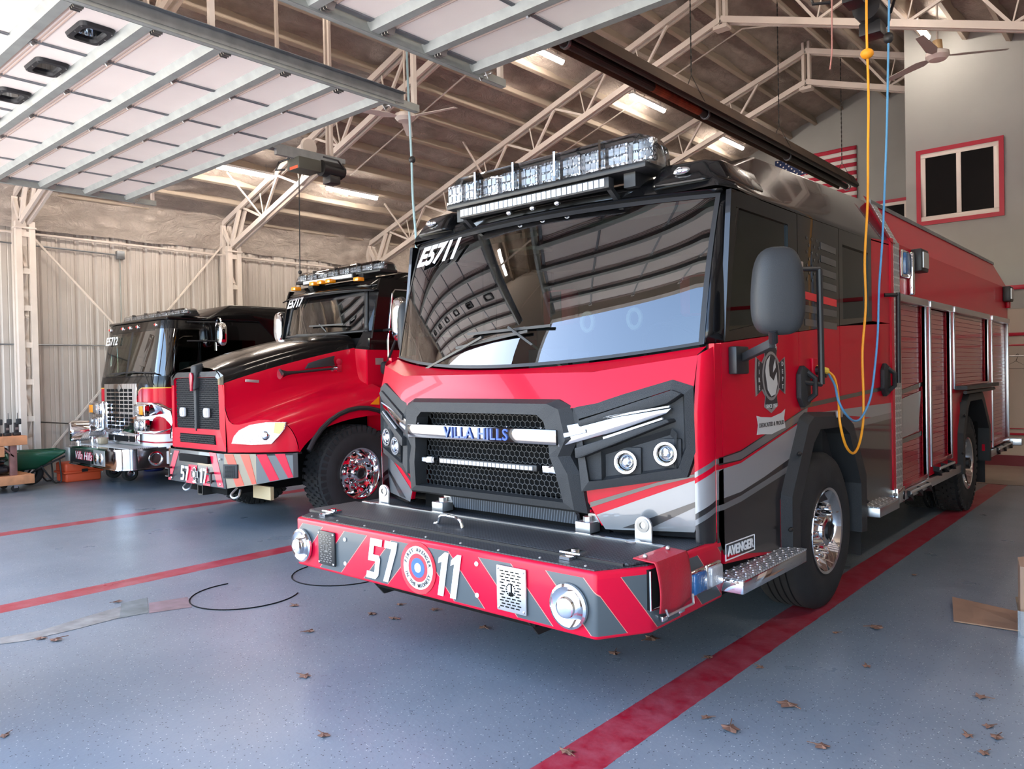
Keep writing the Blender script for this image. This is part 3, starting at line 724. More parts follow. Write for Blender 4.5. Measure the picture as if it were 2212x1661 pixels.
# ---- black roof with sloping flanks
rf = MB()
secs = [(3.93, 2.665, 2.75, 1.235, 1.20), (4.02, 2.645, 2.80, 1.31, 1.16), (4.35, 2.63, 2.88, 1.31, 1.10), (4.75, 2.63, 3.02, 1.31, 1.08), (6.45, 2.645, 3.06, 1.31, 1.10), (6.95, 2.66, 3.08, 1.31, 1.10)]
pts = []
for y, z0, z1, w0_, w1_ in secs: pts.append([R_(-w0_, y, z0), R_(-w0_, y, z0+.03), R_(-w1_, y+.03, z1), R_(w1_, y+.03, z1), R_(w0_, y, z0+.03), R_(w0_, y, z0)])
for A, B in zip(pts, pts[1:]):
    for i in range(5): rf.poly([A[i], A[i+1], B[i+1], B[i]])
rf.poly(pts[0]); rf.poly(list(reversed(pts[-1])))
rf.build('cab_roof', BLK, E1, bevel=.02, smooth=True, seg=3)
MB().grid(lambda u, v: R_((2*u-1)*1.25, wst(2*u-1)[0]+(.0 if v == 0 else -.02 if v < .5 else .04), wst(2*u-1)[1]-.01+.10*v), 30, 4).build('roof_brow', BLK, E1, smooth=True, solid=.02)
# corner pods with marker lamps
for s in (1, -1):
    pd = MB(); a = [(.80, 3.96), (.86, 3.86), (1.18, 3.90), (1.28, 4.02), (1.28, 4.5), (.80, 4.5)]
    b = [(.83, 4.02), (.88, 3.97), (1.13, 4.0), (1.20, 4.08), (1.20, 4.5), (.83, 4.5)]
    A = [R_(s*x, y, 2.70) for x, y in a]; B = [R_(s*x, y, 2.845) for x, y in b]
    for i in range(6): j = (i+1) % 6; pd.poly([A[i], A[j], B[j], B[i]])
    pd.poly(B); pd.poly(list(reversed(A))); pd.build('roof_pod', BLK, E1, bevel=.03, seg=3)
    lm = MB().ell(R_(s*1.03, 3.915, 2.775), .055, .02, .022, 14, 8).build('marker_lamp', CHR, E1, smooth=True)
    MB().ell(R_(s*1.03, 3.893, 2.775), .02, .012, .018, 10, 6).build('lens', GLSC, lm, smooth=True)
for dx in (-.14, .06, .26): MB().ell(R_(dx-.05, 3.835, 2.715), .022, .02, .018, 10, 6).build('marker_lamp', CHR, E1, smooth=True)
# ---- light bar
def lightbar(par, cx, y, z, half, nseg, h=.105, d=.30, ends=True, tilt=0):
    b = MB().box(cx-half+.04, cx+half-.04, y-d/2+.02, y+d/2-.02, z-.03, z+.008).build('light_bar_base', PLAS2, par, bevel=.01)
    lens = MB()
    def sec(x, sc):
        n = 10; o = []
        for k in range(n+1):
            a = PI*k/n; o.append(V((x, y-math.cos(a)*d/2*sc, z+h*sc*min(1, 1.35*math.sin(a)))))
        return o
    xs_ = [(-half, .55), (-half+.05, .85), (-half+.13, 1), (half-.13, 1), (half-.05, .85), (half, .55)]
    S_ = [sec(cx+x, sc) for x, sc in xs_]
    for A, B in zip(S_, S_[1:]):
        for i in range(len(A)-1): lens.poly([A[i], A[i+1], B[i+1], B[i]])
    lens.poly(S_[0]); lens.poly(list(reversed(S_[-1])))
    lo = lens.build('light_bar_lens', GLSC, par, smooth=True)
    MB().box(cx-half+.06, cx+half-.08, y-.02, y, z+.01, z+h*.86).build('light_bar_bright_plate', WHT, par)  # white plate added behind the modules to make the bar look bright
    w = 2*half/nseg
    for k in range(nseg):
        xc = cx-half+w*(k+.5)
        if k: MB().box(xc-w/2-.008, xc-w/2+.008, y-d/2*.98, y+d/2*.9, z, z+h*.97).build('divider', GLSC2, par)
        for q in (-.25, .25):
            m_ = MB(); c = V((xc+q*w, y-d*.28, z+h*.45))
            m_.box(c.x-w*.2, c.x+w*.2, c.y, c.y+.06, c.z-h*.34, c.z+h*.34); ref = m_.build('lamp_module', REFL, par, bevel=.008)
            f_ = MB()
            for r__ in range(2):
                for c__ in range(3): f_.box(c.x-w*.17+c__*w*.12, c.x-w*.17+c__*w*.12+w*.09, c.y-.006, c.y, c.z-h*.26+r__*h*.28, c.z-h*.26+r__*h*.28+h*.2)
            f_.build('led_row', LEDF, ref)
GLSC2 = glass('divider lens', (.6, .62, .65), 1.5)
lightbar(E1, CX+.02, 3.98, 2.855, .86, 5, .19)
bb = MB(); bb.box(CX-.62, CX+.62, 3.80, 3.86, 2.735, 2.80).build('led_bar_housing', PLAS2, E1, bevel=.006)
f_ = MB()
for k in range(30): f_.box(CX-.60+k*.04, CX-.60+k*.04+.032, 3.792, 3.80, 2.745, 2.79)
f_.build('led_bar_face', LEDF, E1)
for dx in (-.6, .6): MB().bar(R_(dx, 3.84, 2.74), R_(dx, 3.93, 2.68), .03).build('led_bar_bracket', PLAS2, E1)
for dx in (-.7, .7): MB().box(CX+dx-.04, CX+dx+.04, 3.9, 4.1, 2.74, 2.83).build('light_bar_foot', PLAS2, E1)
# ---- red cowl and front mask
red = MB()
def cowl(u, v):
    q = 2*u-1; yb, zb = wsb(q); dx = q*1.25
    a = min(1, max(0, (abs(dx)-.766)/(1.255-.766))); yc = 3.385+.26*a; zc = 1.653+.077*a
    return R_(dx, yb+(yc-yb)*v, zb-.012+(zc-zb+.012)*v)
red.grid(cowl, 40, 3); red.build('cowl_top', RED, E1, smooth=True)
fc = MB()
T = [(-1.255, 3.645, 1.73), (-.766, 3.385, 1.653), (.766, 3.385, 1.653), (1.255, 3.645, 1.73)]
B = [(-1.255, 3.59, 1.55), (-.662, 3.33, 1.46), (.662, 3.33, 1.46), (1.255, 3.59, 1.55)]
for i in range(3): fc.poly([R_(*T[i]), R_(*T[i+1]), R_(*B[i+1]), R_(*B[i])])
for s in (1, -1):  # rounded cab corners down to the sill, with the tape bands wrapped round
    for (za, zb_, m_, nm) in ((1.73, 1.126, RED, 'corner_panel'), (1.126, 1.097, GRYP, 'corner_stripe'), (1.097, 1.067, RED, 'corner_panel'), (1.067, .911, LGRY, 'corner_graphic'), (.911, .88, DECB, 'corner_stripe'), (.88, .85, GRYP, 'corner_stripe'), (.85, .70, DECB, 'corner_graphic')):
        MB().grid(lambda u, v: R_(s*(1.255+(1.31-1.255)*math.sin(u*PI/2)), 3.645-.055*min(1, (1.73-(za+(zb_-za)*v))*4)+.10*(1-math.cos(u*PI/2))+.02*u, (za+(zb_-za)*v)+.06*u), 6, 4).build(nm, m_, E1, smooth=True)
fc.build('hood_front', RED, E1, smooth=True, recalc=True)
# wing plane helper
WN = (-.434, 1, 0)
def wing(x, y, off=0): return hit(x, y, (CX+.662, 3.345+off, 1), WN)
def both(mb, nm, m, **k):
    mb2 = mb.flipped(CX); a = mb.build(nm, m, E1, **k); b = mb2.build(nm, m, E1, **k); return a, b
# backing red/grey corner below and behind the mask
wp = lambda l, off: [wing(x, y, off) for x, y in l]
both(MB().prism(wp([(1250, 860), (1507, 775), (1507, 1120), (1300, 1135), (1262, 1070)], .05), (0, .03, 0)), 'corner_panel', RED)
both(MB().poly(wp([(1288, 1112), (1517, 1032), (1519, 1090), (1330, 1104)], .047)).poly(wp([(1288, 1112), (1330, 1104), (1519, 1090), (1500, 1150), (1308, 1143)], .046)), 'corner_graphic', GRYP)
both(MB().poly(wp([(1275, 1085), (1420, 1042), (1519, 1020), (1519, 1026), (1420, 1049), (1275, 1096)], .045)), 'corner_stripe', DECB)
both(MB().poly(wp([(1345, 1140), (1380, 1128), (1519, 1078), (1519, 1088), (1400, 1143)], .044)), 'corner_stripe', DECB)
both(MB().prism(wp([(1310, 1140), (1500, 1148), (1505, 1162), (1330, 1150)], .055), (0, .05, 0)), 'corner_skirt', BLK)
# dark wing mask
rim_o = [(1236, 877), (1290, 868), (1452.8, 820), (1497.5, 834), (1502.7, 976.5), (1483.8, 1031.4), (1275.9, 1059), (1256, 1062)]
rim_i = [(1250, 905), (1300, 890), (1447, 842), (1478, 852), (1482, 968), (1466, 1012), (1300, 1038), (1272, 1040)]
base = MB().prism(wp(rim_o, .02), (0, .05, 0))
both(base, 'mask_base', PLAS)
rm = MB()
O = wp(rim_o, -.012); I = wp(rim_i, -.03); I2 = wp([(x*.97+1375*.03, y*.97+945*.03) for x, y in rim_i], .02); O2 = wp(rim_o, .025)
for i in range(len(O)):
    j = (i+1) % len(O); rm.poly([O[i], O[j], I[j], I[i]]).poly([I[i], I[j], I2[j], I2[i]]).poly([O2[i], O2[j], O[j], O[i]])
both(rm, 'mask_rim', PLAS)
# horizontal blades above and below the chrome spear
both(MB().prism(wp([(1245, 910), (1450, 842), (1472, 850), (1440, 872), (1250, 922)], -.045), (0, .09, 0)), 'mask_blade', PLAS, bevel=.006)
both(MB().prism(wp([(1240, 968), (1440, 905), (1446, 912), (1250, 990), (1242, 990)], -.055), (0, .1, 0)), 'mask_blade', PLAS, bevel=.006)
both(MB().prism(wp([(1205, 922), (1320, 902), (1450, 882), (1440, 893), (1330, 932), (1206, 966)], -.035), (0, .03, 0)), 'chrome_spear', mat('spear chrome', (.45, .43, .42), .07, 1), bevel=.003)
a_ = both(MB().prism(wp([(1302, 900), (1446, 876), (1445, 880), (1302, 905)], -.045), (0, .012, 0)), 'light_strip', LEDF)
both(MB().prism(wp([(1302, 944), (1430, 902), (1431, 906), (1303, 949)], -.05), (0, .012, 0)), 'light_strip', LEDF)
both(MB().prism(wp([(1216, 936), (1264, 927), (1266, 935), (1218, 946)], -.05), (0, .016, 0)), 'warning_lamp', LEDF, bevel=.003)
both(MB().prism(wp([(1320, 890), (1318, 896), (1322, 895)], -.04), (0, .005, 0)), 'small_badge', RED)
# fog lamp pocket and lamps
pk_ = MB(); P0 = wp([(1298, 973), (1451, 925), (1462, 935), (1461, 1018), (1300, 1040)], -.02); P1 = wp([(1312, 985), (1446, 945), (1450, 950), (1450, 1005), (1312, 1025)], .035)
for i in range(5): j = (i+1) % 5; pk_.poly([P0[i], P0[j], P1[j], P1[i]])
pk_.poly(P1); both(pk_, 'lamp_pocket', PLAS)
for s in (1, -1):
    for (px_c, py_c) in ((1352, 998), (1438, 980)):
        c = wing(px_c, py_c, -.01); c = c if s > 0 else V((2*CX-c.x, c.y, c.z)); ax = V((.25*s, -1, 0)).normalized()
        ex = V((ax.y, -ax.x, 0))*-1; sq = MB(); k = .078
        sq.prism([c+ex*a*k+V((0, 0, b*k))-ax*.02 for a, b in ((-1, -1), (1, -1), (1, 1), (-1, 1))], -ax*.05)
        sq.build('lamp_mount', PLAS, E1, bevel=.008)
        l_ = MB().lathe([(-.03, 0), (-.03, .05), (.0, .062), (.012, .062), (.012, .05), (-.005, .046)], c, ax, 28).build('fog_lamp', CHR, E1, smooth=True)
        MB().lathe([(-.006, .0), (-.004, .03), (-.012, .047)], c, ax, 24).build('lens', GLSC, l_, smooth=True)
        MB().ell(c-ax*.012, .035, .02, .035, 14, 8).build('reflector', REFL, l_, smooth=True)
# ---- centre grille surround
def q4(l): return [R_(*p) for p in l]
so_ = [(-.583, 3.325, 1.508), (.583, 3.325, 1.508), (.662, 3.335, 1.475), (.70, 3.345, 1.30), (.64, 3.35, 1.2), (.69, 3.37, 1.1), (.712, 3.40, .885), (-.712, 3.40, .885), (-.69, 3.37, 1.1), (-.64, 3.35, 1.2), (-.70, 3.345, 1.30), (-.662, 3.335, 1.475)]
op = [(-.47, 3.27, 1.425), (.47, 3.27, 1.425), (.515, 3.275, 1.39), (.54, 3.28, 1.30), (.545, 3.285, 1.2), (.575, 3.30, 1.1), (.60, 3.33, .945), (-.60, 3.33, .945), (-.575, 3.30, 1.1), (-.545, 3.285, 1.2), (-.54, 3.28, 1.30), (-.515, 3.275, 1.39)]
mid = [(x*.93, y-.055, (z-1.19)*.93+1.19) for x, y, z in so_]
back = [(x, y+.10, z) for x, y, z in op]
sr_ = MB()
loops = [q4([(x, y+.07, z) for x, y, z in so_]), q4(so_), q4(mid), q4(op), q4(back)]
for A, B in zip(loops, loops[1:]):
    for i in range(12): j = (i+1) % 12; sr_.poly([A[i], A[j], B[j], B[i]])
sr_.build('grille_surround', PLAS, E1)
MB().poly([R_(x, y+.14, z) for x, y, z in op]).build('grille_backing', DARK, E1)
rd = MB(); rd.box(CX-.30, CX+.45, 3.44, 3.47, .96, 1.18); 
def hexgrid(x0, x1, z0, z1, r, yfn, inside, th=.0045, dep=.012, cx=-3.16):
    mb = MB(); dxh = r*math.sqrt(3); row = 0; z = z0
    edges = set()
    while z < z1+r:
        x = x0+(dxh/2 if row % 2 else 0)
        while x < x1+r:
            if inside(x, z):
                P = [(round(x+r*math.sin(k*PI/3), 4), round(z+r*math.cos(k*PI/3), 4)) for k in range(6)]
                for k in range(6):
                    a, b = P[k], P[(k+1) % 6]; e = tuple(sorted((a, b)))
                    key = ((round((a[0]+b[0])/2, 2), round((a[1]+b[1])/2, 3)))
                    if e not in edges: edges.add(e)
            x += dxh
        z += 1.5*r; row += 1
    seen = set()
    for a, b in edges:
        k = (round((a[0]+b[0])*100), round((a[1]+b[1])*100))
        if k in seen: continue
        seen.add(k)
        mb.bar((cx+a[0], yfn(a[1]), a[1]), (cx+b[0], yfn(b[1]), b[1]), th, dep, (0, 1, 0))
    return mb
yg = lambda z: 3.375+(1.42-z)*.11
def in_low(x, z): 
    hw = .535+(1.26-z)*.19; return abs(x) < hw and .955 < z < 1.262
def in_up(x, z): return abs(x) < .50 and 1.352 < z < 1.42
g_ = hexgrid(-.62, .62, .96, 1.26, .0215, yg, in_low); g_.build('lower_mesh_grille', PLAS, E1)
g_ = hexgrid(-.5, .5, 1.362, 1.415, .0215, yg, in_up); g_.build('upper_mesh_grille', PLAS, E1)
for z_, n_, w in ((1.115, 24, .40),):
    MB().box(CX-w, CX+w, 3.35, 3.385, z_-.018, z_+.018).build('grille_led_housing', PLAS2, E1, bevel=.004)
    f_ = MB()
    for k in range(n_): f_.box(CX-w+.02+k*(2*w-.04)/n_, CX-w+.02+(k+.8)*(2*w-.04)/n_, 3.342, 3.35, z_-.011, z_+.011)
    f_.build('grille_led_face', LEDF, E1)
for s in (1, -1): 
    o = MB().box(CX+s*.50-.055, CX+s*.50+.055, 3.345, 3.385, 1.095, 1.135).build('grille_lamp', CHR, E1, bevel=.004)
    MB().box(CX+s*.50-.045, CX+s*.50+.045, 3.338, 3.345, 1.103, 1.127).build('lens', LEDF, o)
# chrome name band
MB().box(CX-.60, CX+.605, 3.27, 3.30, 1.262, 1.345).build('chrome_band', mat('name band chrome', (.20, .19, .19), .04, 1), E1, bevel=.003)
for s, dx in ((1, .0), (-1, .0)):
    pass
tm = text_mb('VILLA HILLS', .094, extrude=.006, spacing=1.08, bold=.001); place(tm, R_(.0, 3.268, 1.303), (1, 0, 0), (0, 0, 1)); tm.build('name_lettering', BLUT, E1)
for k in range(5): MB().ell(R_(-.5+.25*k, 3.275, 1.352), .008, .008, .006, 8, 6).build('band_bolt', CHR, E1, smooth=True)
# engine bay seen between the mask and bumper deck
MB().box(CX-.75, CX+.75, 3.55, 3.75, .60, .92).build('front_crossmember', DARK, E1)
MB().prism([R_(-.42, 3.50, .795), R_(.58, 3.50, .795), R_(.58, 3.46, .88), R_(-.42, 3.46, .88)], (0, .03, .0)).build('step_plate', TRG, E1)
for s in (-.5, .66):
    m_ = MB().box(CX+s-.05, CX+s+.05, 3.42, 3.52, .77, .83).box(CX+s-.02, CX+s+.06, 3.5, 3.53, .82, .92).build('mount_bracket', SIL, E1, bevel=.005)
    MB().cyl(R_(s, 3.47, .83), R_(s, 3.47, .855), .025, 6).build('bolt_head', SIL, E1)
for dx in (-.62, .72): MB().cyl(R_(dx, 3.60, .87), R_(dx+.10, 3.60, .87), .055, 16).build('rubber_mount', PLAS2, E1)
MB().tube(smooth_path([R_(.0, 3.5, .93), R_(.2, 3.48, .9), R_(.35, 3.5, .9), R_(.5, 3.5, .93)]), .018, 8).tube(smooth_path([R_(-.35, 3.5, .95), R_(-.15, 3.47, .89), R_(.05, 3.52, .93)]), .01, 6).build('hose_run', PLAS2, E1)
MB().grid(lambda u, v: R_(-.72+1.44*u, 3.42+.1*v, .89-.03*v), 2, 2).build('mask_underside', RED, E1, solid=.015)
# ---- bumper
bz0, bz1 = .45, .755
bo = [(-1.17, 2.81), (1.17, 2.81), (1.314, 3.05), (1.314, 3.765), (-1.314, 3.765), (-1.314, 3.05)]
BX = CX+.0
bump = MB().prism([R_(x, y, bz0) for x, y in bo], (0, 0, bz1-bz0))
def chevron_mat():
    m, nt, b = nodes('chevron reflective tape'); tc = N(nt, 'ShaderNodeTexCoord'); sp = N(nt, 'ShaderNodeSeparateXYZ'); L(nt, tc.outputs['Object'], sp.inputs[0])
    def mth(op, a, b_=None, c=None):
        n = N(nt, 'ShaderNodeMath', operation=op)
        for i, q in enumerate((a, b_, c)):
            if q is None: continue
            if isinstance(q, (int, float)): n.inputs[i].default_value = q
            else: L(nt, q, n.inputs[i])
        return n.outputs[0]
    ax = mth('ABSOLUTE', sp.outputs[0])            # object space is relative to the engine centre
    yy = mth('MAXIMUM', mth('SUBTRACT', mth('ADD', sp.outputs[1], 8.0), 2.83), 0)
    u = mth('ADD', mth('ADD', ax, yy), mth('SUBTRACT', sp.outputs[2], .738))
    ph = mth('FRACT', mth('MULTIPLY', u, 1/.437))
    gap = mth('LESS_THAN', mth('ABSOLUTE', mth('SUBTRACT', mth('FRACT', mth('MULTIPLY', u, 2/.437)), .5)), .487)
    g = mth('LESS_THAN', ph, .5)
    mx = N(nt, 'ShaderNodeMix', data_type='RGBA'); L(nt, g, mx.inputs[0]); mx.inputs[6].default_value = (.62, .003, .035, 1); mx.inputs[7].default_value = (.085, .10, .11, 1)
    m2 = N(nt, 'ShaderNodeMix', data_type='RGBA'); L(nt, gap, m2.inputs[0]); m2.inputs[6].default_value = (.7, .25, .2, 1); L(nt, mx.outputs[2], m2.inputs[7])
    # plain red along the rolled edges
    zt = mth('MAXIMUM', mth('GREATER_THAN', sp.outputs[2], bz1-.03), mth('LESS_THAN', sp.outputs[2], bz0+.018))
    m3 = N(nt, 'ShaderNodeMix', data_type='RGBA'); L(nt, zt, m3.inputs[0]); L(nt, m2.outputs[2], m3.inputs[6]); m3.inputs[7].default_value = (.66, .005, .035, 1)
    L(nt, m3.outputs[2], b.inputs['Base Color']); b.inputs['Roughness'].default_value = .38; b.inputs['Specular IOR Level'].default_value = .2; b.inputs['Coat Weight'].default_value = .2; b.inputs['Coat Roughness'].default_value = .12
    return m
CHEV = chevron_mat()
bump.build('bumper', CHEV, E1, bevel=.016, seg=3)
dk = [(-1.15, 2.835), (1.15, 2.835), (1.29, 3.06), (1.29, 3.76), (-1.29, 3.76), (-1.29, 3.06)]
MB().prism([R_(x, y, bz1-.004) for x, y in dk], (0, 0, .010)).build('bumper_deck', TRB, E1)
ld = MB().prism([R_(x, y, bz1+.008) for x, y in ((-1.27, 2.975), (1.24, 2.975), (1.27, 3.06), (1.27, 3.355), (-1.27, 3.355), (-1.275, 3.06))], (0, 0, .012)).build('hose_tray_lid', TRB, E1, bevel=.003)
MB().bar(R_(-1.2, 3.37, bz1+.02), R_(1.2, 3.37, bz1+.02), .022, .012).build('piano_hinge', ALU, E1)
MB().bar(R_(-1.25, 2.966, bz1+.012), R_(1.22, 2.966, bz1+.012), .012, .014).build('lid_edge_seal', PLAS2, E1)
hd = smooth_path([R_(-.20, 3.12, bz1+.02), R_(-.17, 3.12, bz1+.03), R_(-.145, 3.12, bz1+.07), R_(-.05, 3.12, bz1+.075), R_(.01, 3.12, bz1+.06), R_(.03, 3.12, bz1+.02)], 5)
MB().tube(hd, .010, 8).build('lid_handle', CHR, E1, smooth=True)
for dx in (-1.02, .93):
    m_ = MB().box(CX+dx-.05, CX+dx+.05, 2.955, 3.02, bz1+.02, bz1+.034).cyl(R_(dx-.06, 2.95, bz1+.03), R_(dx+.06, 2.95, bz1+.03), .009, 8).box(CX+dx-.03, CX+dx+.03, 2.90, 2.955, bz1+.008, bz1+.022).cyl(R_(dx, 2.99, bz1+.03), R_(dx, 2.99, bz1+.045), .02, 10)
    m_.build('draw_latch', CHR, E1)
for dx in (-1.05, 1.04):
    t_ = MB(); c = R_(dx, 3.43, bz1+.01); pp = [c+V((-.05, 0, 0)), c+V((.05, 0, 0))]
    for k in range(9): a = PI*k/8; pp.append(c+V((.05*math.cos(a), 0, .085+.05*math.sin(a))))
    o = t_.prism(pp, (0, .012, 0)).build('tow_eye', SIL, E1)
    MB().lathe([(-.004, .018), (-.004, .036), (.004, .036), (.004, .018)], c+V((0, -.002, .09)), (0, 1, 0), 20).build('tow_eye_bush', ZINC, o, smooth=True)
    MB().lathe([(0, 0), (.01, .0), (.012, .035), (0, .045)], c+V((-.03, -.05, .004)), (0, 0, 1), 16).build('bolt_pad', ZINC, E1)
bl = MB()
for k in range(9):
    bl.ell(R_(-1.08+k*.27, 2.865, bz1+.008), .008, .008, .005, 8, 5)
bl.build('deck_bolts', SIL, E1, kind='stuff')
# block digits
def digit(ch):
    # strokes in a 1 x 2 cell
    D = {'5': [[(0, 0), (.8, 0), (1, .2), (1, 1.0), (.85, 1.2), (.36, 1.2), (.36, 1.65), (1, 1.65), (1, 2), (0, 2), (0, .88), (.64, .88), (.64, .33), (0, .33)]],
         '7': [[(0, 1.65), (0, 2), (1, 2), (1, 1.6), (.62, 0), (.22, 0), (.6, 1.65)]],
         '1': [[(.25, 0), (.65, 0), (.65, 2), (.38, 2), (0, 1.7), (0, 1.45), (.25, 1.55)]]}[ch]
    return D
def block_text(txt, w, h, gap, sh=.0):
    mb = MB(); x = 0
    for ch in txt:
        for P in digit(ch):
            mb.prism([V((x+px_*w+py_*sh*h/2, py_*h/2, 0)) for px_, py_ in P], (0, 0, .003))
        x += (w if ch != '1' else w*.65)+gap
    return mb, x-gap
for txt, x0 in (('57', -.455), ('11', .125)):
    mb, wd = block_text(txt, .105, .235, .026, .20)
    place(mb, R_(x0, 2.805, .483), (1, 0, 0), (0, 0, 1), (0, -1, 0)); mb.build('block_number', WHTR, E1)
# round emblem: generic red, white and blue roundel with its lettering
ec = R_(-.005, 2.808, .603)
def disc(r0, r1, y, m, nm):
    mb = MB().lathe([(0, r0), (.003, r0), (.003, r1), (0, r1)], ec+V((0, y, 0)), (0, -1, 0), 48); return mb.build(nm, m, E1, smooth=True)
disc(.118, .143, 0, mat('emblem red', (.55, .01, .03), .3, .5, 1), 'emblem_ring'); disc(.078, .118, 0, WHTR, 'emblem_band'); disc(.054, .078, 0, bpy.data.materials['emblem red'], 'emblem_ring'); disc(.0, .054, -.001, mat('emblem blue', (.02, .12, .5), .3, .5, 1), 'emblem_centre')
disc(.0, .026, -.002, WHTR, 'emblem_dot')
def ring_text(txt, r, a0, a1, size, c, ex, ey, ez, m, par, nm, flip=False):
    out = MB(); n = len(txt)
    for i, ch in enumerate(txt):
        if ch == ' ': continue
        a = math.radians(a0+(a1-a0)*i/(n-1)); t = text_mb(ch, size, extrude=.0008, bold=.0005)
        rad = V((math.cos(a), math.sin(a), 0)); upv = rad if not flip else -rad; rt = V((upv.y, -upv.x, 0))
        for p in t.v:
            q = rad*r+rt*p.x+upv*p.y; out.v.append(V(c)+V(ex)*q.x+V(ey)*q.y+V(ez)*(p.z))
        b = len(out.v)-len(t.v); out.f += [tuple(b+k for k in f) for f in t.f]
    return out.build(nm, m, par)
ring_text('FIRST AVENGER', .098, 165, 15, .029, ec+V((0, -.006, 0)), (1, 0, 0), (0, 0, 1), (0, -1, 0), DECB, E1, 'emblem_lettering')
ring_text('IN THE MIDWEST', .098, 200, 340, .029, ec+V((0, -.006, 0)), (1, 0, 0), (0, 0, 1), (0, -1, 0), DECB, E1, 'emblem_lettering', True)
# sirens (round polished horns), speaker plates, studs
for dx in (-1.10, 1.03):
    c = R_(dx, 2.80, .585)
    o = MB().lathe([(.0, .105), (.014, .104), (.020, .092), (.016, .084), (.008, .060), (.006, .0)], c, (0, -1, 0), 40).build('horn_bell', CHR, E1, smooth=True)
    MB().lathe([(.0, .058), (.03, .056), (.045, .045), (.05, .028), (.048, .0)], c, (.12, -1, 0), 28).build('horn_cone', CHR, o, smooth=True)
def speaker(dx, m, holes, y=2.806, z=.60, w=.085, h=.105):
    o = MB().box(CX+dx-w, CX+dx+w, y-.012, y, z-h, z+h).build('speaker_plate', m, E1, bevel=.006)
    sl = MB(); rows = 13
    for r in range(rows):
        zz = z-h*.78+r*(2*h*.78)/(rows-1)
        for c in range(4):
            xx = CX+dx-w*.62+(c+.5*(r % 2)*.6)*w*.36
            if abs(xx+.0-(CX+dx)) < w*.30 and abs(zz-z) < h*.33: continue
            sl.box(xx-w*.12, xx+w*.12, y-.0135, y-.011, zz-.0028, zz+.0028)
    for k in range(16):
        a = 2*PI*k/16; sl.box(CX+dx+w*.30*math.cos(a)-.004, CX+dx+w*.30*math.cos(a)+.004, y-.0135, y-.011, z+h*.26*math.sin(a)-.003, z+h*.26*math.sin(a)+.003)
    sl.box(CX+dx-.012, CX+dx+.016, y-.0135, y-.011, z-.03, z-.012).box(CX+dx+.0, CX+dx+.008, y-.0135, y-.011, z-.012, z+.03)
    sl.build('speaker_slots', holes, o)
    for a in (-1, 1):
        for b in (-1, 1): MB().ell((CX+dx+a*w*.86, y-.013, z+b*h*.86), .007, .004, .007, 8, 5).build('screw', CHR, o, smooth=True)
speaker(-.835, PLAS2, mat('speaker slot grey', (.16, .16, .16), .4, .5)); speaker(.68, SIL, DARK, w=.095, h=.112)
for dx, z in ((-.66, .675), (-.66, .53), (.44, .69), (.44, .53)): MB().ell(R_(dx, 2.806, z), .013, .008, .013, 12, 8).build('bumper_stud', WHT, E1, smooth=True)
# hose outlet, flap, lamps on the bumper end
xe = CX+1.314
cut = MB().box(xe-.15, xe+.003, 3.03, 3.12, .56, .745).build('hose_slot', DARK, E1)
MB().tube([(xe+.003, 3.035, .74), (xe+.003, 3.035, .56), (xe+.003, 3.12, .555)], .006, 6).build('slot_trim', CHR, E1)
def flap(u, v):
    y = 3.055+.30*u; w = .012*math.sin(u*9+v*3)*(v); t = v
    if t < .22: return V((xe-.10+.12*(t/.22), y, bz1+.028-.006*(t/.22)))
    k = (t-.22)/.78; return V((xe+.022+.018*math.sin(k*2.5)+w*.4, y+.012*k, bz1+.022-.235*k-.02*math.sin(u*PI)*k))
o = MB().grid(flap, 16, 14).build('vinyl_flap', mat('red vinyl', (.45, .012, .03), .5, 0, .1, .3, 90), E1, smooth=True, solid=.006)
for y in (3.09, 3.30): MB().ell((xe-.055, y, bz1+.035), .012, .012, .012, 10, 8).build('flap_stud', SIL, o, smooth=True)
MB().tube([(xe+.05, 3.09, .56), (xe+.055, 3.10, .53), (xe+.055, 3.34, .53), (xe+.05, 3.345, .575)], .006, 6).build('flap_rod', SIL, o)
for y in (3.11, 3.27): MB().box(xe+.002, xe+.022, y, y+.05, .49, .515).build('flap_clip', CHR, E1, bevel=.004)
for y, m_ in ((3.46, BLUE), (3.635, mat('clear lamp lens', (.55, .57, .6), .12, .3, 1, .5, 70))):
    o = MB().box(xe-.004, xe+.022, y-.08, y+.08, .535, .665).build('lamp_bezel', CHR, E1, bevel=.02, seg=3)
    MB().box(xe+.012, xe+.040, y-.064, y+.064, .548, .652).build('lamp_lens', m_, o, bevel=.012, seg=3)
# bumper support frame under
MB().box(CX-.60, CX+.66, 3.0, 3.7, .36, .45).build('bumper_frame', DARK, E1)
for s in (-.62, .62): MB().prism([R_(s, 2.92, .452), R_(s, 3.3, .452), R_(s, 3.3, .30), R_(s, 3.06, .30)], (.012, 0, 0)).build('frame_gusset', IRON, E1)
# ---- wipers
for (a, b, c0, c1, nm) in (((1222, 798), (1098, 706), (1010, 722), (1190, 703), 'r'), ((905, 806), (1042, 728), (985, 752), (1140, 715), 'l')):
    def onws(x, y, d=.03):
        # intersect with the windscreen by marching along v
        best = None
        for i in range(41):
            for j in range(25):
                p = ws(i/40, j/24)-CP; z = p.dot(_f); e = (1106+F*p.dot(_r)/z-x)**2+(830.5-F*p.dot(_u)/z-y)**2
                if best is None or e < best[0]: best = (e, p+CP)
        q = best[1]; r_ = ray(x, y); return CP+r_*((q.y-d-CP.y)/r_.y)
    A = hit(*a, (CX, 3.50, 1.66), (0, -.25, 1)); Bp = onws(*b, .05); w_ = thing_part = MB()
    w_.bar(A, Bp, .018, .014).build('wiper_arm', PLAS2, E1)
    q0, q1 = onws(*c0), onws(*c1)
    MB().bar(q0, q1, .010, .016).build('wiper_blade', PLAS2, E1)
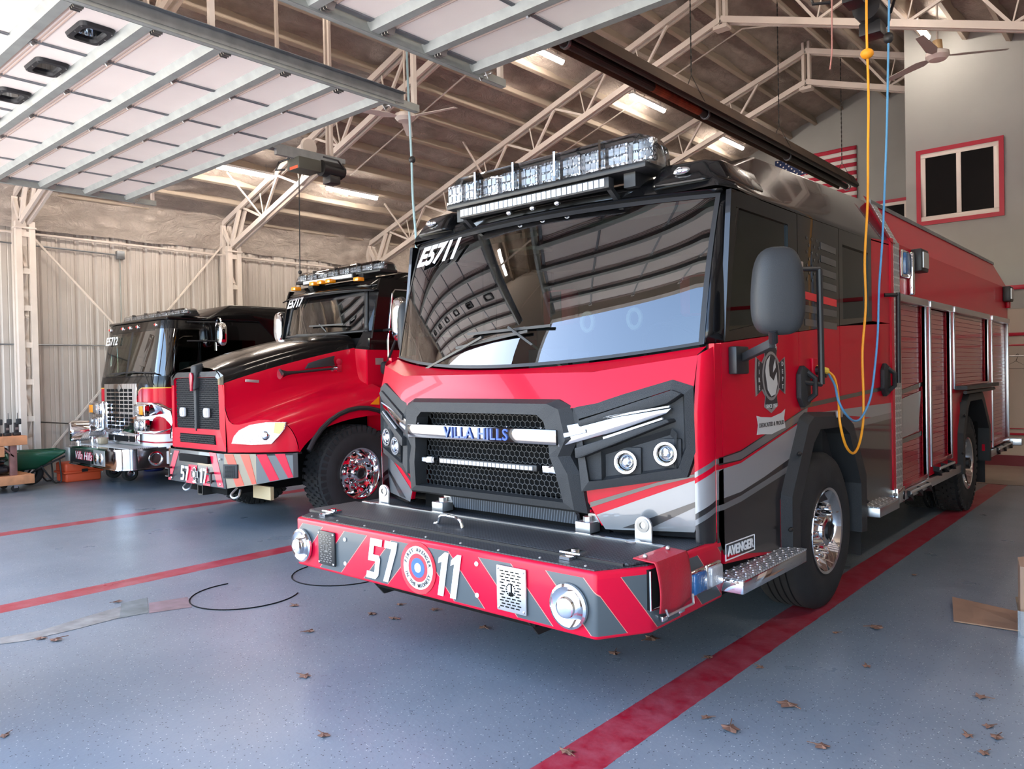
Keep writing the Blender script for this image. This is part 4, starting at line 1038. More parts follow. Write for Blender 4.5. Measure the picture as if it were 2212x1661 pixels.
for cxp, w in (((1270, 790), .17), ((903, 803), .13)):
    c = hit(*cxp, (CX, 3.50, 1.672), (0, -.25, 1)); MB().ell(c, w, .035, .012, 20, 6).build('wiper_recess', DARK, E1, smooth=True)
# ---- interior
for dx in (-.62, .62):
    s_ = MB().box(CX+dx-.25, CX+dx+.25, 4.45, 4.95, 1.25, 1.40).box(CX+dx-.25, CX+dx+.25, 4.9, 5.05, 1.35, 2.05).build('seat', INT, E1, bevel=.04, seg=3)
    MB().box(CX+dx-.15, CX+dx+.15, 4.87, 5.0, 2.03, 2.32).build('head_rest', INTR, E1, bevel=.04, seg=3)
    MB().box(CX+dx-.055, CX+dx+.055, 4.865, 4.87, 2.05, 2.3).build('head_rest_band', INT, E1)
MB().prism([R_(-1.2, 3.62, 1.66), R_(-1.2, 4.15, 1.66), R_(-1.2, 4.25, 1.30), R_(-1.2, 3.7, 1.0)], (2.4, 0, 0)).build('dashboard', INT, E1)
MB().prism([R_(-.35, 4.1, 1.66), R_(-.35, 4.6, 1.45), R_(-.35, 4.6, .9), R_(-.35, 4.1, .9)], (.6, 0, 0)).build('console', INT, E1)
MB().box(CX-.30, CX+.05, 4.13, 4.22, 1.68, 1.82).box(CX+.08, CX+.22, 4.13, 4.25, 1.68, 1.79).build('radio_head', PLAS, E1, bevel=.01)
MB().tube([R_(.72+.21*math.cos(a), 4.35-.10*math.sin(a), 1.78+.17*math.sin(a)) for a in [2*PI*k/24 for k in range(24)]], .016, 8, True).build('steering_wheel', INT, E1, smooth=True)
MB().box(CX-1.22, CX+1.22, 4.05, 5.6, 2.58, 2.62).build('headliner', mat('grey headliner', (.10, .11, .105), .8), E1)
MB().box(CX-1.21, CX-1.18, 3.9, 5.6, 1.4, 1.95).build('door_lining', INTR, E1); MB().box(CX+1.18, CX+1.21, 3.9, 5.6, 1.4, 1.95).build('door_lining', INTR, E1)
for dx, y in ((-.12, 4.6), (.28, 4.6)):
    MB().tube([R_(dx+.05*math.cos(a), y, 2.02+.065*math.sin(a)) for a in [2*PI*k/16 for k in range(16)]], .018, 8, True).build('grab_loop', mat('pale loop', (.45, .50, .47), .4), E1, smooth=True)
MB().box(CX-.62, CX-.35, 4.3, 4.5, 2.55, 2.575).build('dome_lamp', mat('dome lamp', (.6, .65, .62), .4), E1, bevel=.008)
# ---- step, rails, fender flares
def flare(outer, inner, x0, x1, nm):
    for s in (1, -1):
        mb = MB(); n = len(outer)
        A = [V((x0, y, z)) for y, z in outer]; B_ = [V((x1, y, z)) for y, z in [(a[0]*.7+b[0]*.3, a[1]*.7+b[1]*.3) for a, b in zip(outer, inner)]]
        C_ = [V((x1, y, z)) for y, z in inner]; D_ = [V((x0-.58, y, z)) for y, z in inner]
        for P, Q in ((A, B_), (B_, C_), (C_, D_)):
            for i in range(n-1): mb.poly([P[i], P[i+1], Q[i+1], Q[i]])
        for i in (0, n-1): mb.poly([A[i], B_[i], C_[i], D_[i]])
        (mb if s > 0 else mb.flipped(CX)).build(nm, PLAS, E1, recalc=False)
        b_ = MB()
        for i in range(n-1):
            y = (outer[i][0]*.5+outer[i+1][0]*.5); z = outer[i][1]*.5+outer[i+1][1]*.5
            if i in (0, 1, n-2): b_.ell((x1-.004, y+.035 if i < 3 else y-.03, z), .012, .03, .014, 8, 6)
        (b_ if s > 0 else b_.flipped(CX)).build('flare_fixings', PLAS2, E1, smooth=True)
flare([(4.55, .46), (4.55, .90), (4.86, 1.345), (4.95, 1.375), (5.62, 1.345), (5.80, 1.27), (6.10, .87), (6.10, .42)], [(4.73, .44), (4.73, .80), (4.98, 1.17), (5.10, 1.25), (5.55, 1.24), (5.68, 1.18), (5.92, .80), (5.92, .44)], SR-.01, SR+.055, 'front_fender_flare')
# wheel housings
for y0, y1 in ((4.72, 5.95), (9.3, 10.8)):
    for s in (1, -1):
        mb = MB().box(CX+.72, CX+1.25, y0+.02, y0+.05, .5, 1.25).box(CX+.72, CX+1.25, y1-.05, y1-.02, .5, 1.25).box(CX+.72, CX+1.25, y0, y1, 1.22, 1.25).box(CX+.70, CX+.72, y0, y1, .5, 1.25)
        (mb if s > 0 else mb.flipped(CX)).build('wheel_housing', DARK, E1)
def step(y0, y1, z, nm, xo=SR+.13):
    for s in (1, -1):
        a = MB().box(SR-.16, xo, y0, y1, z-.005, z+.004); (a if s > 0 else a.flipped(CX)).build(nm+'_tread', TRA, E1)
        a = MB().box(SR-.16, xo, y0, y1, z-.075, z-.006); (a if s > 0 else a.flipped(CX)).build(nm, CHR if nm == 'cab_step' else ALU, E1, bevel=.004)
        d = MB()
        for i in range(int((y1-y0)/.045)):
            for j in range(5): d.ell((SR-.13+j*.055+(.02 if i % 2 else 0), y0+.03+i*.045, z+.004), .012, .012, .007, 8, 4)
        (d if s > 0 else d.flipped(CX)).build('step_buttons', ALU, E1, smooth=True, kind='stuff')
step(3.74, 4.62, .565, 'cab_step'); step(6.1, 6.62, .60, 'rear_cab_step')
for s in (1, -1):
    a = MB().box(SR-.5, SR-.02, 3.70, 4.55, .45, .62); (a if s > 0 else a.flipped(CX)).build('step_well', DARK, E1)
# badge plate beside the step
tm = text_mb('AVENGER', .072, extrude=.002, bold=.002); place(tm, (SR+.006, 3.99, .675), (0, 1, -.02), (0, 0, 1), (1, 0, 0)); tm.build('badge_lettering', WHT, E1)
MB().tube([(SR+.002, 3.81, .635), (SR+.002, 4.17, .63), (SR+.002, 4.17, .715), (SR+.002, 3.81, .72)], .004, 6, True).build('badge_frame', WHT, E1)
# mirrors
mc = V((-1.50, 3.70, 2.03))
def mirror_(s):
    fx = lambda p: p if s > 0 else V((2*CX-p.x+.17, p.y+.38, p.z))
    mb = MB().ell((0, 0, 0), .118, .09, .215, 28, 18, .6); dd = V((.64, .77, 0)) # broad face turned
    e1 = V((.80, .60, 0)); e2 = V((-.60, .80, 0))
    mb.tf(lambda p: fx(mc+e1*p.x*1.04*(1-.12*p.z/.22*(1 if p.z > 0 else .5))+e2*p.y+V((0, 0, p.z)))); o = mb.build('mirror_housing', mat('mirror shell', (.03, .032, .035), .5, 0, 0, .1, 200, spec=.3) if s > 0 else bpy.data.materials['mirror shell'], E1, smooth=True)
    pts = [at(1669, 712, 'x', -1.50), at(1671, 738, 'x', -1.52), at(1668, 742, 'x', -1.54), at(1607, 772, 'x', -1.80)]
    MB().cyl(fx(pts[0]), fx(pts[1]), .022, 14).build('mirror_pivot', PLAS2, E1)
    MB().bar(fx(pts[2]), fx(pts[3]), .035, .045).build('mirror_arm', PLAS, E1, bevel=.006)
    p = pts[3]; mm = MB().box(SR, SR+.05, p.y-.09, p.y+.07, p.z-.09, p.z+.06); (mm if s > 0 else mm.flipped(CX)).build('mirror_mount', PLAS2, E1, bevel=.01)
mirror_(1); mirror_(-1)
# grab rails
for s in (1, -1):
    fx = lambda l: [p if s > 0 else V((2*CX-p.x, p.y, p.z)) for p in l]
    p0, p1 = at(1770, 582, 'x', SR+.10), at(1775, 830, 'x', SR+.10)
    MB().tube(fx([p0, p1]), .020, 10).build('grab_rail', PLAS2, E1, smooth=True)
    MB().tube(fx([V((SR, p0.y-.13, p0.z)), p0+V((0, 0, .005))]), .016, 8).tube(fx([V((SR, p1.y-.13, p1.z+.02)), p1]), .016, 8).build('rail_bracket', PLAS2, E1)
    m_ = MB().box(SR, SR+.03, p0.y-.22, p0.y-.08, p0.z-.04, p0.z+.05); (m_ if s > 0 else m_.flipped(CX)).build('rail_foot', SIL, E1, bevel=.005)
    p0, p1 = at(1940, 632, 'x', SR+.08), at(1941, 827, 'x', SR+.08)
    MB().tube(fx([p0, p1]), .018, 10).build('grab_rail', PLAS2, E1, smooth=True)
    MB().tube(fx([V((SR, p0.y-.1, p0.z-.02)), p0+V((0, 0, -.02))]), .016, 8).build('rail_bracket', PLAS2, E1)
    for y, z in ((4.92, 1.535), (6.70, 1.545)):
        m_ = MB().prism([(SR, y-.09, z-.07), (SR, y-.03, z-.135), (SR, y+.08, z-.11), (SR, y+.08, z+.10), (SR, y-.03, z+.135), (SR, y-.09, z+.08)], (.035, 0, 0)); m_ = m_ if s > 0 else m_.flipped(CX); o = m_.build('door_handle', PLAS, E1, bevel=.008)
        MB().tube(fx([V((SR+.03, y+.03, z-.09)), V((SR+.075, y+.04, z-.05)), V((SR+.075, y+.04, z+.05)), V((SR+.03, y+.03, z+.09))]), .018, 8).build('pull_grip', PLAS2, o)
# side graphics (tape on the panels)
def tape(l, m, nm, x=SR+.0015, n=1):
    pts = [at(a, b, 'x', SR) for a, b in l]; mb = MB().prism([V((x, p.y, p.z)) for p in pts], (.0012, 0, 0)); return mb.build(nm, m, E1)
def tape_yz(l, m, nm, x=SR+.0015):
    return MB().prism([(x, y, z) for y, z in l], (.0012, 0, 0)).build(nm, m, E1)
tape([(1552, 991), (1563, 988), (1600, 975), (1738, 884), (1744, 880), (1742, 898), (1600, 992), (1563, 1000), (1552, 1003)], GRYP, 'side_stripe')
tape([(1552, 1003), (1563, 1000), (1600, 992), (1742, 898), (1742, 900), (1600, 994.5), (1563, 1003), (1552, 1006)], DECB, 'side_stripe_edge')
tape([(1552, 989), (1563, 985.5), (1600, 972.5), (1738, 881.5), (1738, 884), (1600, 975), (1563, 988), (1552, 991)], DECB, 'side_stripe_edge')
tape([(1552, 1018), (1563, 1012), (1600, 1000), (1738, 906), (1738, 930), (1712, 985), (1650, 1030), (1600, 1062), (1563, 1076), (1552, 1080)], LGRY, 'side_graphic')
tape([(1552, 1080), (1563, 1076), (1600, 1062), (1650, 1030), (1712, 985), (1712, 1000), (1684, 1080), (1686, 1190), (1563, 1198), (1552, 1160)], DECB, 'side_graphic')
tape([(1552, 1092), (1563, 1088), (1600, 1070), (1706, 1003), (1704, 1017), (1600, 1083), (1563, 1101), (1552, 1104)], GRYP, 'side_stripe', x=SR+.003)
tape([(1745, 905), (1752, 893), (1938, 868), (1938, 905), (1830, 898), (1760, 895)], LGRY, 'side_graphic')
tape_yz([(4.9, 1.39), (6.95, 1.47), (6.95, 1.50), (4.9, 1.42)], DECB, 'side_stripe')
tape_yz([(5.88, 1.21), (6.11, .88), (6.11, .555), (6.95, .555), (6.95, 1.22)], DECB, 'side_graphic'); tape_yz([(5.9, 1.20), (6.95, 1.22), (6.95, 1.27), (5.86, 1.25)], GRYP, 'side_stripe', SR+.003)
for z1_, z0_, m_ in ((1.186, 1.157, GRYP), (1.127, .971, LGRY), (.971, .94, DECB), (.94, .91, GRYP), (.91, .70, DECB)): tape_yz([(3.718, z0_), (3.80, z0_), (3.80, z1_), (3.718, z1_)], m_, 'side_stripe' if m_ is GRYP else 'side_graphic')
# department emblem on the door
em = at(1664, 812, 'x', SR); ey_, ez_ = em.y, em.z
def ovl(pts, m, nm, x): return MB().prism([(x, ey_+a, ez_+b) for a, b in pts], (.0012, 0, 0)).build(nm, m, E1)
def cross(k):
    return [(-.10*k, .17*k), (0, .235*k), (.10*k, .17*k), (.085*k, .12*k), (.13*k, .08*k), (.215*k, .115*k), (.225*k, 0), (.215*k, -.115*k), (.13*k, -.08*k), (.085*k, -.12*k), (.10*k, -.18*k), (0, -.22*k), (-.10*k, -.18*k), (-.085*k, -.12*k), (-.13*k, -.08*k), (-.215*k, -.115*k), (-.225*k, 0), (-.215*k, .115*k), (-.13*k, .08*k), (-.085*k, .12*k)]
ovl(cross(1.0), mat('emblem silver', (.35, .34, .34), .35, .4), 'door_emblem', SR+.002); ovl(cross(.9), mat('emblem charcoal', (.03, .03, .035), .4), 'door_emblem_field', SR+.0035)
EG = mat('emblem light grey', (.6, .6, .6), .4)
ovl([(.125*math.cos(a), .145*math.sin(a)) for a in [2*PI*k/28 for k in range(28)]], bpy.data.materials['emblem silver'], 'emblem_oval', SR+.005)
ovl([(.108*math.cos(a), .128*math.sin(a)) for a in [2*PI*k/28 for k in range(28)]], bpy.data.materials['emblem charcoal'], 'emblem_oval_field', SR+.0065)
wg = [(-.09, .03), (-.07, .09), (-.02, .12), (-.04, .06), (-.03, .0), (.03, -.03), (.07, .02), (.085, -.05), (.05, -.11), (-.01, -.12), (-.06, -.08)]
ovl(wg, EG, 'emblem_wing', SR+.008); ovl([(.02, .02), (.06, .05), (.055, .1), (.03, .06)], EG, 'emblem_wing', SR+.008)
def sidetext(t, y, z, size, m, nm, x=SR+.006, bold=.0, dz=0):
    tm = text_mb(t, size, extrude=.0006, bold=bold); place(tm, (x, y, z), (0, 1, dz), (0, -dz, 1), (1, 0, 0)); return tm.build(nm, m, E1)
sidetext('VILLA HILLS', ey_, ez_+.178, .032, EG, 'emblem_text'); sidetext('SINCE 1955', ey_, ez_-.178, .032, EG, 'emblem_text')
for w_, s in (('FIRE', -1), ('DEPT', 1)):
    for i, ch in enumerate(w_): sidetext(ch, ey_+s*.17, ez_+.07-.046*i, .038, EG, 'emblem_text')
ovl([(-.21, -.225), (-.15, -.235), (0, -.245), (.15, -.225), (.21, -.205), (.19, -.26), (.21, -.32), (.15, -.325), (0, -.345), (-.15, -.335), (-.21, -.335), (-.19, -.28)], EG, 'emblem_banner', SR+.002)
sidetext('DEDICATED & PROUD', ey_, ez_-.285, .036, DECB, 'emblem_text')
# subdued flag with red line on the side panel
fd = mat('subdued grey', (.05, .05, .052), .35, 0, .6)
for i in range(7):
    zt = 2.50-i*.088
    if i == 4: tape_yz([(5.0, zt-.0), (5.60, zt-.02), (5.60, zt-.07), (5.0, zt-.05)], mat('red line', (.75, .03, .04), .4), 'flag_red_line', SR+.002)
    else: tape_yz([(5.0 if i > 3 else 5.30, zt), (5.60, zt-.01), (5.60, zt-.055), (5.0 if i > 3 else 5.30, zt-.045)], fd, 'flag_stripe', SR+.002)
for i in range(7):
    for j in range(3):
        MB().prism(star((SR+.0015, 5.05+j*.09+(.04 if i % 2 else 0), 2.50-i*.045), .016, ex=(0, 1, 0), ey=(0, 0, 1)), (.0012, 0, 0)).build('flag_star', fd, E1)
# inlet panel
p = at(1762, 800, 'x', SR); MB().box(SR, SR+.02, p.y-.10, p.y+.10, p.z-.08, p.z+.08).build('inlet_plate', RED, E1, bevel=.004)
MB().cyl((SR+.02, p.y-.04, p.z), (SR+.06, p.y-.04, p.z), .03, 16).cyl((SR+.02, p.y+.06, p.z-.03), (SR+.05, p.y+.06, p.z-.03), .02, 14).build('inlet_socket', PLAS2, E1)
MB().box(SR+.02, SR+.024, p.y+.03, p.y+.10, p.z-.07, p.z+.07).build('inlet_label', mat('yellow label', (.75, .6, .05), .5), E1)
p = at(1812, 893, 'x', SR+.05); MB().box(SR+.05, SR+.075, p.y-.07, p.y+.01, p.z-.025, p.z+.02).build('fender_lamp', SIL, E1, bevel=.004)
# ---- body
Y0, Y1, BZ = 6.97, 12.55, 2.70
by = MB()
def bsec(y): return [R_(-1.31, y, .60), R_(-1.31, y, BZ), R_(-1.14, y, 3.05), R_(1.14, y, 3.05), R_(1.31, y, BZ), R_(1.31, y, .60)]
doors = [(7.19, 8.04, .60, 2.21), (8.24, 9.05, .70, 2.21), (9.26, 11.08, 1.42, 2.21), (11.38, 12.50, .62, 2.21)]
for s in (1, -1):
    x = 1.31
    def pl_(y0, y1, z0, z1, nm='body_panel', m=RED):
        a = MB().box(SR-.03, SR, y0, y1, z0, z1); (a if s > 0 else a.flipped(CX)).build(nm, m, E1)
    pl_(Y0, Y1, 2.275, BZ, 'upper_body_panel'); pl_(Y0, 7.19, .60, 2.275); pl_(8.04, 8.24, .60, 2.275); pl_(9.05, 9.26, .6, 2.275); pl_(8.24, 9.05, .60, .70, 'sill_panel'); pl_(11.08, 11.38, .6, 2.275); pl_(9.26, 9.5, .6, 1.42); pl_(9.5, 10.85, 1.25, 1.42); pl_(10.85, 11.08, .6, 1.42)
    a = MB().prism([R_(1.31, Y0, BZ), R_(1.31, Y1, BZ), R_(1.14, Y1, 3.05), R_(1.14, Y0, 3.05)], (-.02, 0, -.01)); (a if s > 0 else a.flipped(CX)).build('sloped_upper_panel', RED, E1)
    for k, (y0, y1, z0, z1) in enumerate(doors):
        sl = MB(); z = z0
        while z < z1-.01:
            sl.prism([(SR-.05, y0, z), (SR-.0315, y0, z+.001), (SR-.030, y0, z+.0035), (SR-.030, y0, z+.043), (SR-.0315, y0, z+.0455), (SR-.05, y0, z+.0465)], (0, y1-y0, 0)); z += .047
        (sl if s > 0 else sl.flipped(CX)).build('roll_up_door', RED3, E1)
        for ya in (y0-.045, y1):
            fr = MB().box(SR-.03, SR+.012, ya, ya+.045, z0-.02, z1); (fr if s > 0 else fr.flipped(CX)).build('door_rail', ALU, E1, bevel=.003)
        a = MB().box(SR-.03, SR+.025, y0-.05, y1+.05, z1, z1+.065); (a if s > 0 else a.flipped(CX)).build('door_head_rail', ALU, E1, bevel=.006)
        a = MB().box(SR-.03, SR+.012, y0, y1, z0-.012, z0+.03); (a if s > 0 else a.flipped(CX)).build('door_bottom_bar', RED3, E1, bevel=.004)
        if z0 < 1:
            a = MB().cyl((SR+.045, y0+.08, z0-.05), (SR+.045, y1-.08, z0-.05), .014, 8); (a if s > 0 else a.flipped(CX)).build('lift_bar', SIL, E1)
            for yy in (y0+.1, (y0+y1)/2, y1-.1):
                a = MB().prism([(SR, yy-.05, z0-.02), (SR+.05, yy-.03, z0-.03), (SR+.06, yy+.03, z0-.07), (SR, yy+.05, z0-.08)], (0, .01, -.05)); (a if s > 0 else a.flipped(CX)).build('lift_bar_latch', PLAS2, E1)
        else:
            a = MB().box(SR, SR+.12, y0, y1, z0-.03, z0+.01).cyl((SR+.08, y0+.1, z0-.06), (SR+.08, y1-.1, z0-.06), .02, 8); (a if s > 0 else a.flipped(CX)).build('wheel_well_shelf', PLAS2, E1)
    a = MB().box(SR-.10, SR+.03, 7.0, 9.42, .50, .585); (a if s > 0 else a.flipped(CX)).build('rub_rail', ALU, E1, bevel=.006)
    a = MB().box(SR-.10, SR+.03, 10.9, 12.75, .50, .585); (a if s > 0 else a.flipped(CX)).build('rub_rail', ALU, E1, bevel=.006)
    a = MB().box(SR-.012, SR+.016, 6.975, 7.15, .60, BZ); (a if s > 0 else a.flipped(CX)).build('corner_guard', TRA, E1)
    a = MB().prism([R_(1.322, 6.98, BZ), R_(1.322, 7.13, BZ), R_(1.152, 7.13, 3.05), R_(1.152, 6.98, 3.05)], (-.012, 0, -.005)); (a if s > 0 else a.flipped(CX)).build('corner_guard_top', TRA, E1)
    a = MB().box(SR-.06, SR+.04, 6.93, 7.14, .50, .63); (a if s > 0 else a.flipped(CX)).build('corner_lamp_box', CHR, E1, bevel=.006)
    a = MB().box(SR-.06, SR+.015, 6.90, 6.975, .62, 2.72); (a if s > 0 else a.flipped(CX)).build('body_front_edge', RED, E1)
    # upper lights
    a = MB().box(SR, SR+.03, 7.20, 7.43, 2.42, 2.66); a = a if s > 0 else a.flipped(CX); o = a.build('lamp_bezel', CHR, E1, bevel=.02, seg=3)
    a = MB().box(SR+.02, SR+.05, 7.225, 7.405, 2.445, 2.635); (a if s > 0 else a.flipped(CX)).build('lamp_lens', BLUE, o, bevel=.012)
    a = MB().box(SR, SR+.05, 7.46, 7.52, 2.23+.05, 2.66); (a if s > 0 else a.flipped(CX)).build('chrome_lamp_arm', CHR, E1, bevel=.015)
    for y_ in (7.70, 12.3):
        a = MB().box(SR, SR+.09, y_-.12, y_+.12, 2.50, 2.70); a = a if s > 0 else a.flipped(CX); o = a.build('scene_light', PLAS2, E1, bevel=.01)
        a = MB().box(SR+.09, SR+.10, y_-.09, y_+.09, 2.53, 2.67); (a if s > 0 else a.flipped(CX)).build('scene_light_lens', SIL, o)
    a = MB().box(SR, SR+.05, 12.38, 12.5, 2.42, 2.6); (a if s > 0 else a.flipped(CX)).build('rear_marker', RED, E1, bevel=.01)
MB().box(CX-1.14, CX+1.14, Y0, Y1, 3.03, 3.05).build('body_top', RED, E1)
MB().poly(bsec(Y0)).build('body_front', RED, E1, solid=.02); MB().poly(bsec(Y1)).build('body_rear', RED, E1, solid=.02)
for s in (1, -1):
    MB().box(CX+s*1.14-.015, CX+s*1.14+.015, Y0, Y1, 3.04, 3.075).build('top_rail', GALVD, E1)
    MB().prism([R_(s*1.12, 6.88, 3.10), R_(s*1.12, 7.0, 3.10), R_(s*1.33, 7.0, 2.68), R_(s*1.33, 6.88, 2.68)], (0, .03, 0)).build('body_front_trim', RED, E1)
MB().box(CX-1.05, CX+1.05, 7, 12.5, .55, 1.0).build('pump_and_chassis', DARK, E1) if False else MB().box(CX-.45, CX+.45, 3.9, 12.4, .42, .80).build('chassis_rail', DARK, E1)
MB().box(CX-1.25, CX+1.25, 7.0, 9.3, .62, 1.2).build('body_inner', DARK, E1)
tape_yz([(7.23, 1.02), (7.85, 1.05), (7.98, 1.42), (7.23, 1.36)], LGRY, 'rear_graphic', SR-.024); tape_yz([(7.23, .97), (8.0, 1.0), (8.0, 1.04), (7.23, 1.01)], DECB, 'rear_stripe', SR-.024); tape_yz([(7.23, 1.40), (8.02, 1.46), (8.02, 1.50), (7.23, 1.44)], DECB, 'rear_stripe', SR-.024)
flare([(9.34, .48), (9.36, .93), (9.58, 1.28), (9.70, 1.36), (10.50, 1.36), (10.62, 1.28), (10.98, .93), (11.0, .48)], [(9.48, .48), (9.50, .88), (9.68, 1.18), (9.78, 1.25), (10.42, 1.25), (10.52, 1.18), (10.84, .88), (10.86, .48)], SR-.01, SR+.05, 'rear_fender_flare')
# ---- wheels
def wheel(par, c, s, r=.535, w=.36, rr=.298, treads='rib', rear=False):
    # axle along x, outer face towards s
    o = V(c); ax = V((s, 0, 0)); hw = w/2
    prof = [(-hw+.01, rr), (-hw, rr+.05), (-hw-.0, r-.10), (-hw+.03, r-.02), (-hw+.06, r)]
    ns = 5
    for k in range(ns):
        a = -hw+.06+(w-.12)*k/ns; b = -hw+.06+(w-.12)*(k+1)/ns
        if k: prof += [(a-.006, r), (a-.005, r-.014), (a+.005, r-.014), (a+.006, r)]
    prof += [(hw-.06, r), (hw-.03, r-.02), (hw+.004, r-.10), (hw+.006, rr+.07), (hw, rr+.03), (hw-.015, rr)]
    t = MB().lathe(prof, o, ax, 72).build('tyre', RUB, par, smooth=True)
    if treads == 'block':
        b = MB()
        for k in range(44):
            for j in range(4):
                a = 2*PI*(k+.5*(j % 2))/44; x = -hw+.06+(w-.12)*(j+.5)/4
                rd = V((0, math.cos(a), math.sin(a))); tg = V((0, -math.sin(a), math.cos(a))); cc = o+ax*x+rd*(r+.001)
                b.prism([cc+ax*dx+tg*dy for dx, dy in ((-.035, -.028), (.035, -.022), (.035, .028), (-.035, .022))], rd*.014)
            for sd in (-1, 1):
                a = 2*PI*k/44; rd = V((0, math.cos(a), math.sin(a))); tg = V((0, -math.sin(a), math.cos(a))); cc = o+ax*(sd*(hw-.018))+rd*(r-.045)
                b.prism([cc+rd*dx+tg*dy for dx, dy in ((-.03, -.022), (.045, -.022), (.045, .022), (-.03, .022))], ax*(sd*.014))
        b.build('tread_block', RUB, t, kind='stuff')
    # rim
    if not rear: pr = [(-hw+.02, rr+.002), (hw-.02, rr+.002), (hw-.002, rr-.004), (hw-.006, rr-.022), (hw-.05, rr-.045), (hw-.10, rr-.06), (hw-.115, rr-.09), (hw-.10, .135), (hw-.09, .12), (hw-.01, .10), (hw+.0, .085), (hw, .0)]
    else: pr = [(-hw+.02, rr+.002), (hw-.02, rr+.002), (hw-.002, rr-.004), (hw-.006, rr-.022), (hw-.06, rr-.04), (hw-.20, rr-.055), (hw-.22, rr-.08), (hw-.21, .13), (hw-.05, .10), (hw-.04, .0)]
    rm_ = MB().lathe(pr, o, ax, 56).build('rim', CHR, par, smooth=True)
    lg = MB()
    for k in range(10):
        a = 2*PI*k/10; q = o+V((0, math.cos(a), math.sin(a)))*.168; h = hw-.10 if not rear else hw-.21
        lg.cyl(q+ax*h, q+ax*(h+.075), .019, 10, .015)
        lg.ell(q+ax*(h+.075), .008, .015, .015, 8, 6)
    lg.build('wheel_nuts', CHR, rm_, smooth=True, kind='stuff')
    hl = MB()
    for k in range(10):
        a = 2*PI*(k+.5)/10; q = o+V((0, math.cos(a), math.sin(a)))*.215; h = hw-.112 if not rear else hw-.218
        hl.cyl(q+ax*h, q+ax*(h+.006), .022, 12)
    hl.build('hand_holes', DARK, rm_)
    MB().lathe([(hw-.05, .068), (hw+.015, .062), (hw+.02, .05), (hw+.008, .04), (hw+.008, 0)], o, ax, 28).build('hub_cap', PLAS2, rm_, smooth=True)
    return t
for s in (1, -1):
    wheel(E1, (CX+s*(1.31-.18), 5.38, .535), s); 
    wheel(E1, (CX+s*(1.31-.16), 10.0, .535), s, w=.28, treads='block', rear=True); wheel(E1, (CX+s*(1.31-.50), 10.0, .535), s, w=.28, treads='block', rear=True)
    a = MB().box(CX+s*(1.31-.36)-.0, CX+s*1.29, 6.13, 6.145, .22, .62); a.build('mud_flap', RUB, E1)
    MB().box(CX+s*.7-.0, CX+s*1.29, 10.95, 10.965, .2, .6).build('mud_flap', RUB, E1)
MB().cyl(R_(-1, 5.38, .535), R_(1, 5.38, .535), .06, 12).build('axle', DARK, E1); MB().cyl(R_(-.8, 10, .535), R_(.8, 10, .535), .09, 12).build('axle', DARK, E1)
# rear bits
MB().box(SR-.3, SR+.14, 12.65, 12.8, .52, .62).build('rear_step', ALU, E1, bevel=.01)
MB().box(CX-1.2, CX+1.2, 12.56, 12.95, .50, .56).build('tailboard', ALU, E1)
# ------------------------------------------------------------------ red and black hauler truck (unit 5717)
C2 = -8.39
E2 = thing('fire_truck', 'red truck with long black topped hood and mesh grille, marked 5717, in the middle', 'fire truck', (C2, 6, 0))
def P2(dx, y, z): return V((C2+dx, y, z))
A = [(0, 4.21, 1.80), (.3, 4.19, 1.785), (.50, 4.17, 1.735), (.585, 4.18, 1.61), (.615, 4.20, 1.34), (.70, 4.25, 1.17), (.98, 4.42, 1.22), (1.16, 4.58, 1.17), (1.225, 4.66, 1.03), (1.235, 4.70, .86)]
Cm = [(0, 4.95, 2.045), (.3, 4.95, 2.035), (.60, 4.95, 1.97), (.685, 4.95, 1.83), (.72, 4.96, 1.54), (.80, 5.0, 1.42), (1.05, 5.08, 1.40), (1.19, 5.12, 1.32), (1.25, 5.13, 1.22), (1.255, 5.13, 1.12)]
Bm = [(0, 5.85, 2.215), (.35, 5.84, 2.205), (.70, 5.80, 2.15), (.79, 5.79, 2.01), (.82, 5.80, 1.78), (.88, 5.85, 1.62), (1.08, 5.9, 1.54), (1.20, 5.92, 1.46), (1.25, 5.93, 1.38), (1.255, 5.93, 1.17)]
def hood(ui, v):
    i = min(8, int(ui)); f = ui-i
    def cr(T):   # catmull across
        g = lambda k: V(T[min(9, max(0, k))]); a, b, c, d = g(i-1), g(i), g(i+1), g(i+2)
        return .5*((2*b)+(c-a)*f+(2*a-5*b+4*c-d)*f*f+(-a+3*b-3*c+d)*f**3)
    a, m, b = cr(A), cr(Cm), cr(Bm); t = v
    p = a*((1-t)*(1-2*t))+m*(4*t*(1-t))+b*(t*(2*t-1))
    if ui > 8.6:   # wheel arch edge
        ze = .50+math.sqrt(max(0, .80**2-(p.y-5.5)**2)) if abs(p.y-5.5) < .8 else .5
        p.z = max(p.z, ze) if ui > 8.9 else p.z
    return p
for s in (1, -1):
    MB().grid(lambda u, v: P2(s*hood(u*3, v).x, hood(u*3, v).y, hood(u*3, v).z), 12, 20).build('hood_top', BLK, E2, smooth=True)
    MB().grid(lambda u, v: P2(s*hood(3+u*1.6, v).x, hood(3+u*1.6, v).y, hood(3+u*1.6, v).z), 8, 20).build('hood_side', RED, E2, smooth=True)
    MB().grid(lambda u, v: P2(s*hood(4.6+u*4.4, v).x, hood(4.6+u*4.4, v).y, hood(4.6+u*4.4, v).z), 20, 20).build('fender', RED, E2, smooth=True)
    # nose side below the hood line
    def nose(u, v):
        p = hood(4+u*5, 0); zb = .87; return P2(s*p.x, p.y-.01+.02*v, p.z+(zb-p.z)*v)
    MB().grid(nose, 16, 6).build('nose_panel', RED, E2, smooth=True)
    # arch lip
    pts = [P2(s*1.262, 5.5+.80*math.cos(a), .50+.80*math.sin(a)) for a in [math.radians(152-k*10) for k in range(13)]]
    MB().tube(pts, .028, 8).build('fender_lip', PLAS2, E2, smooth=True)
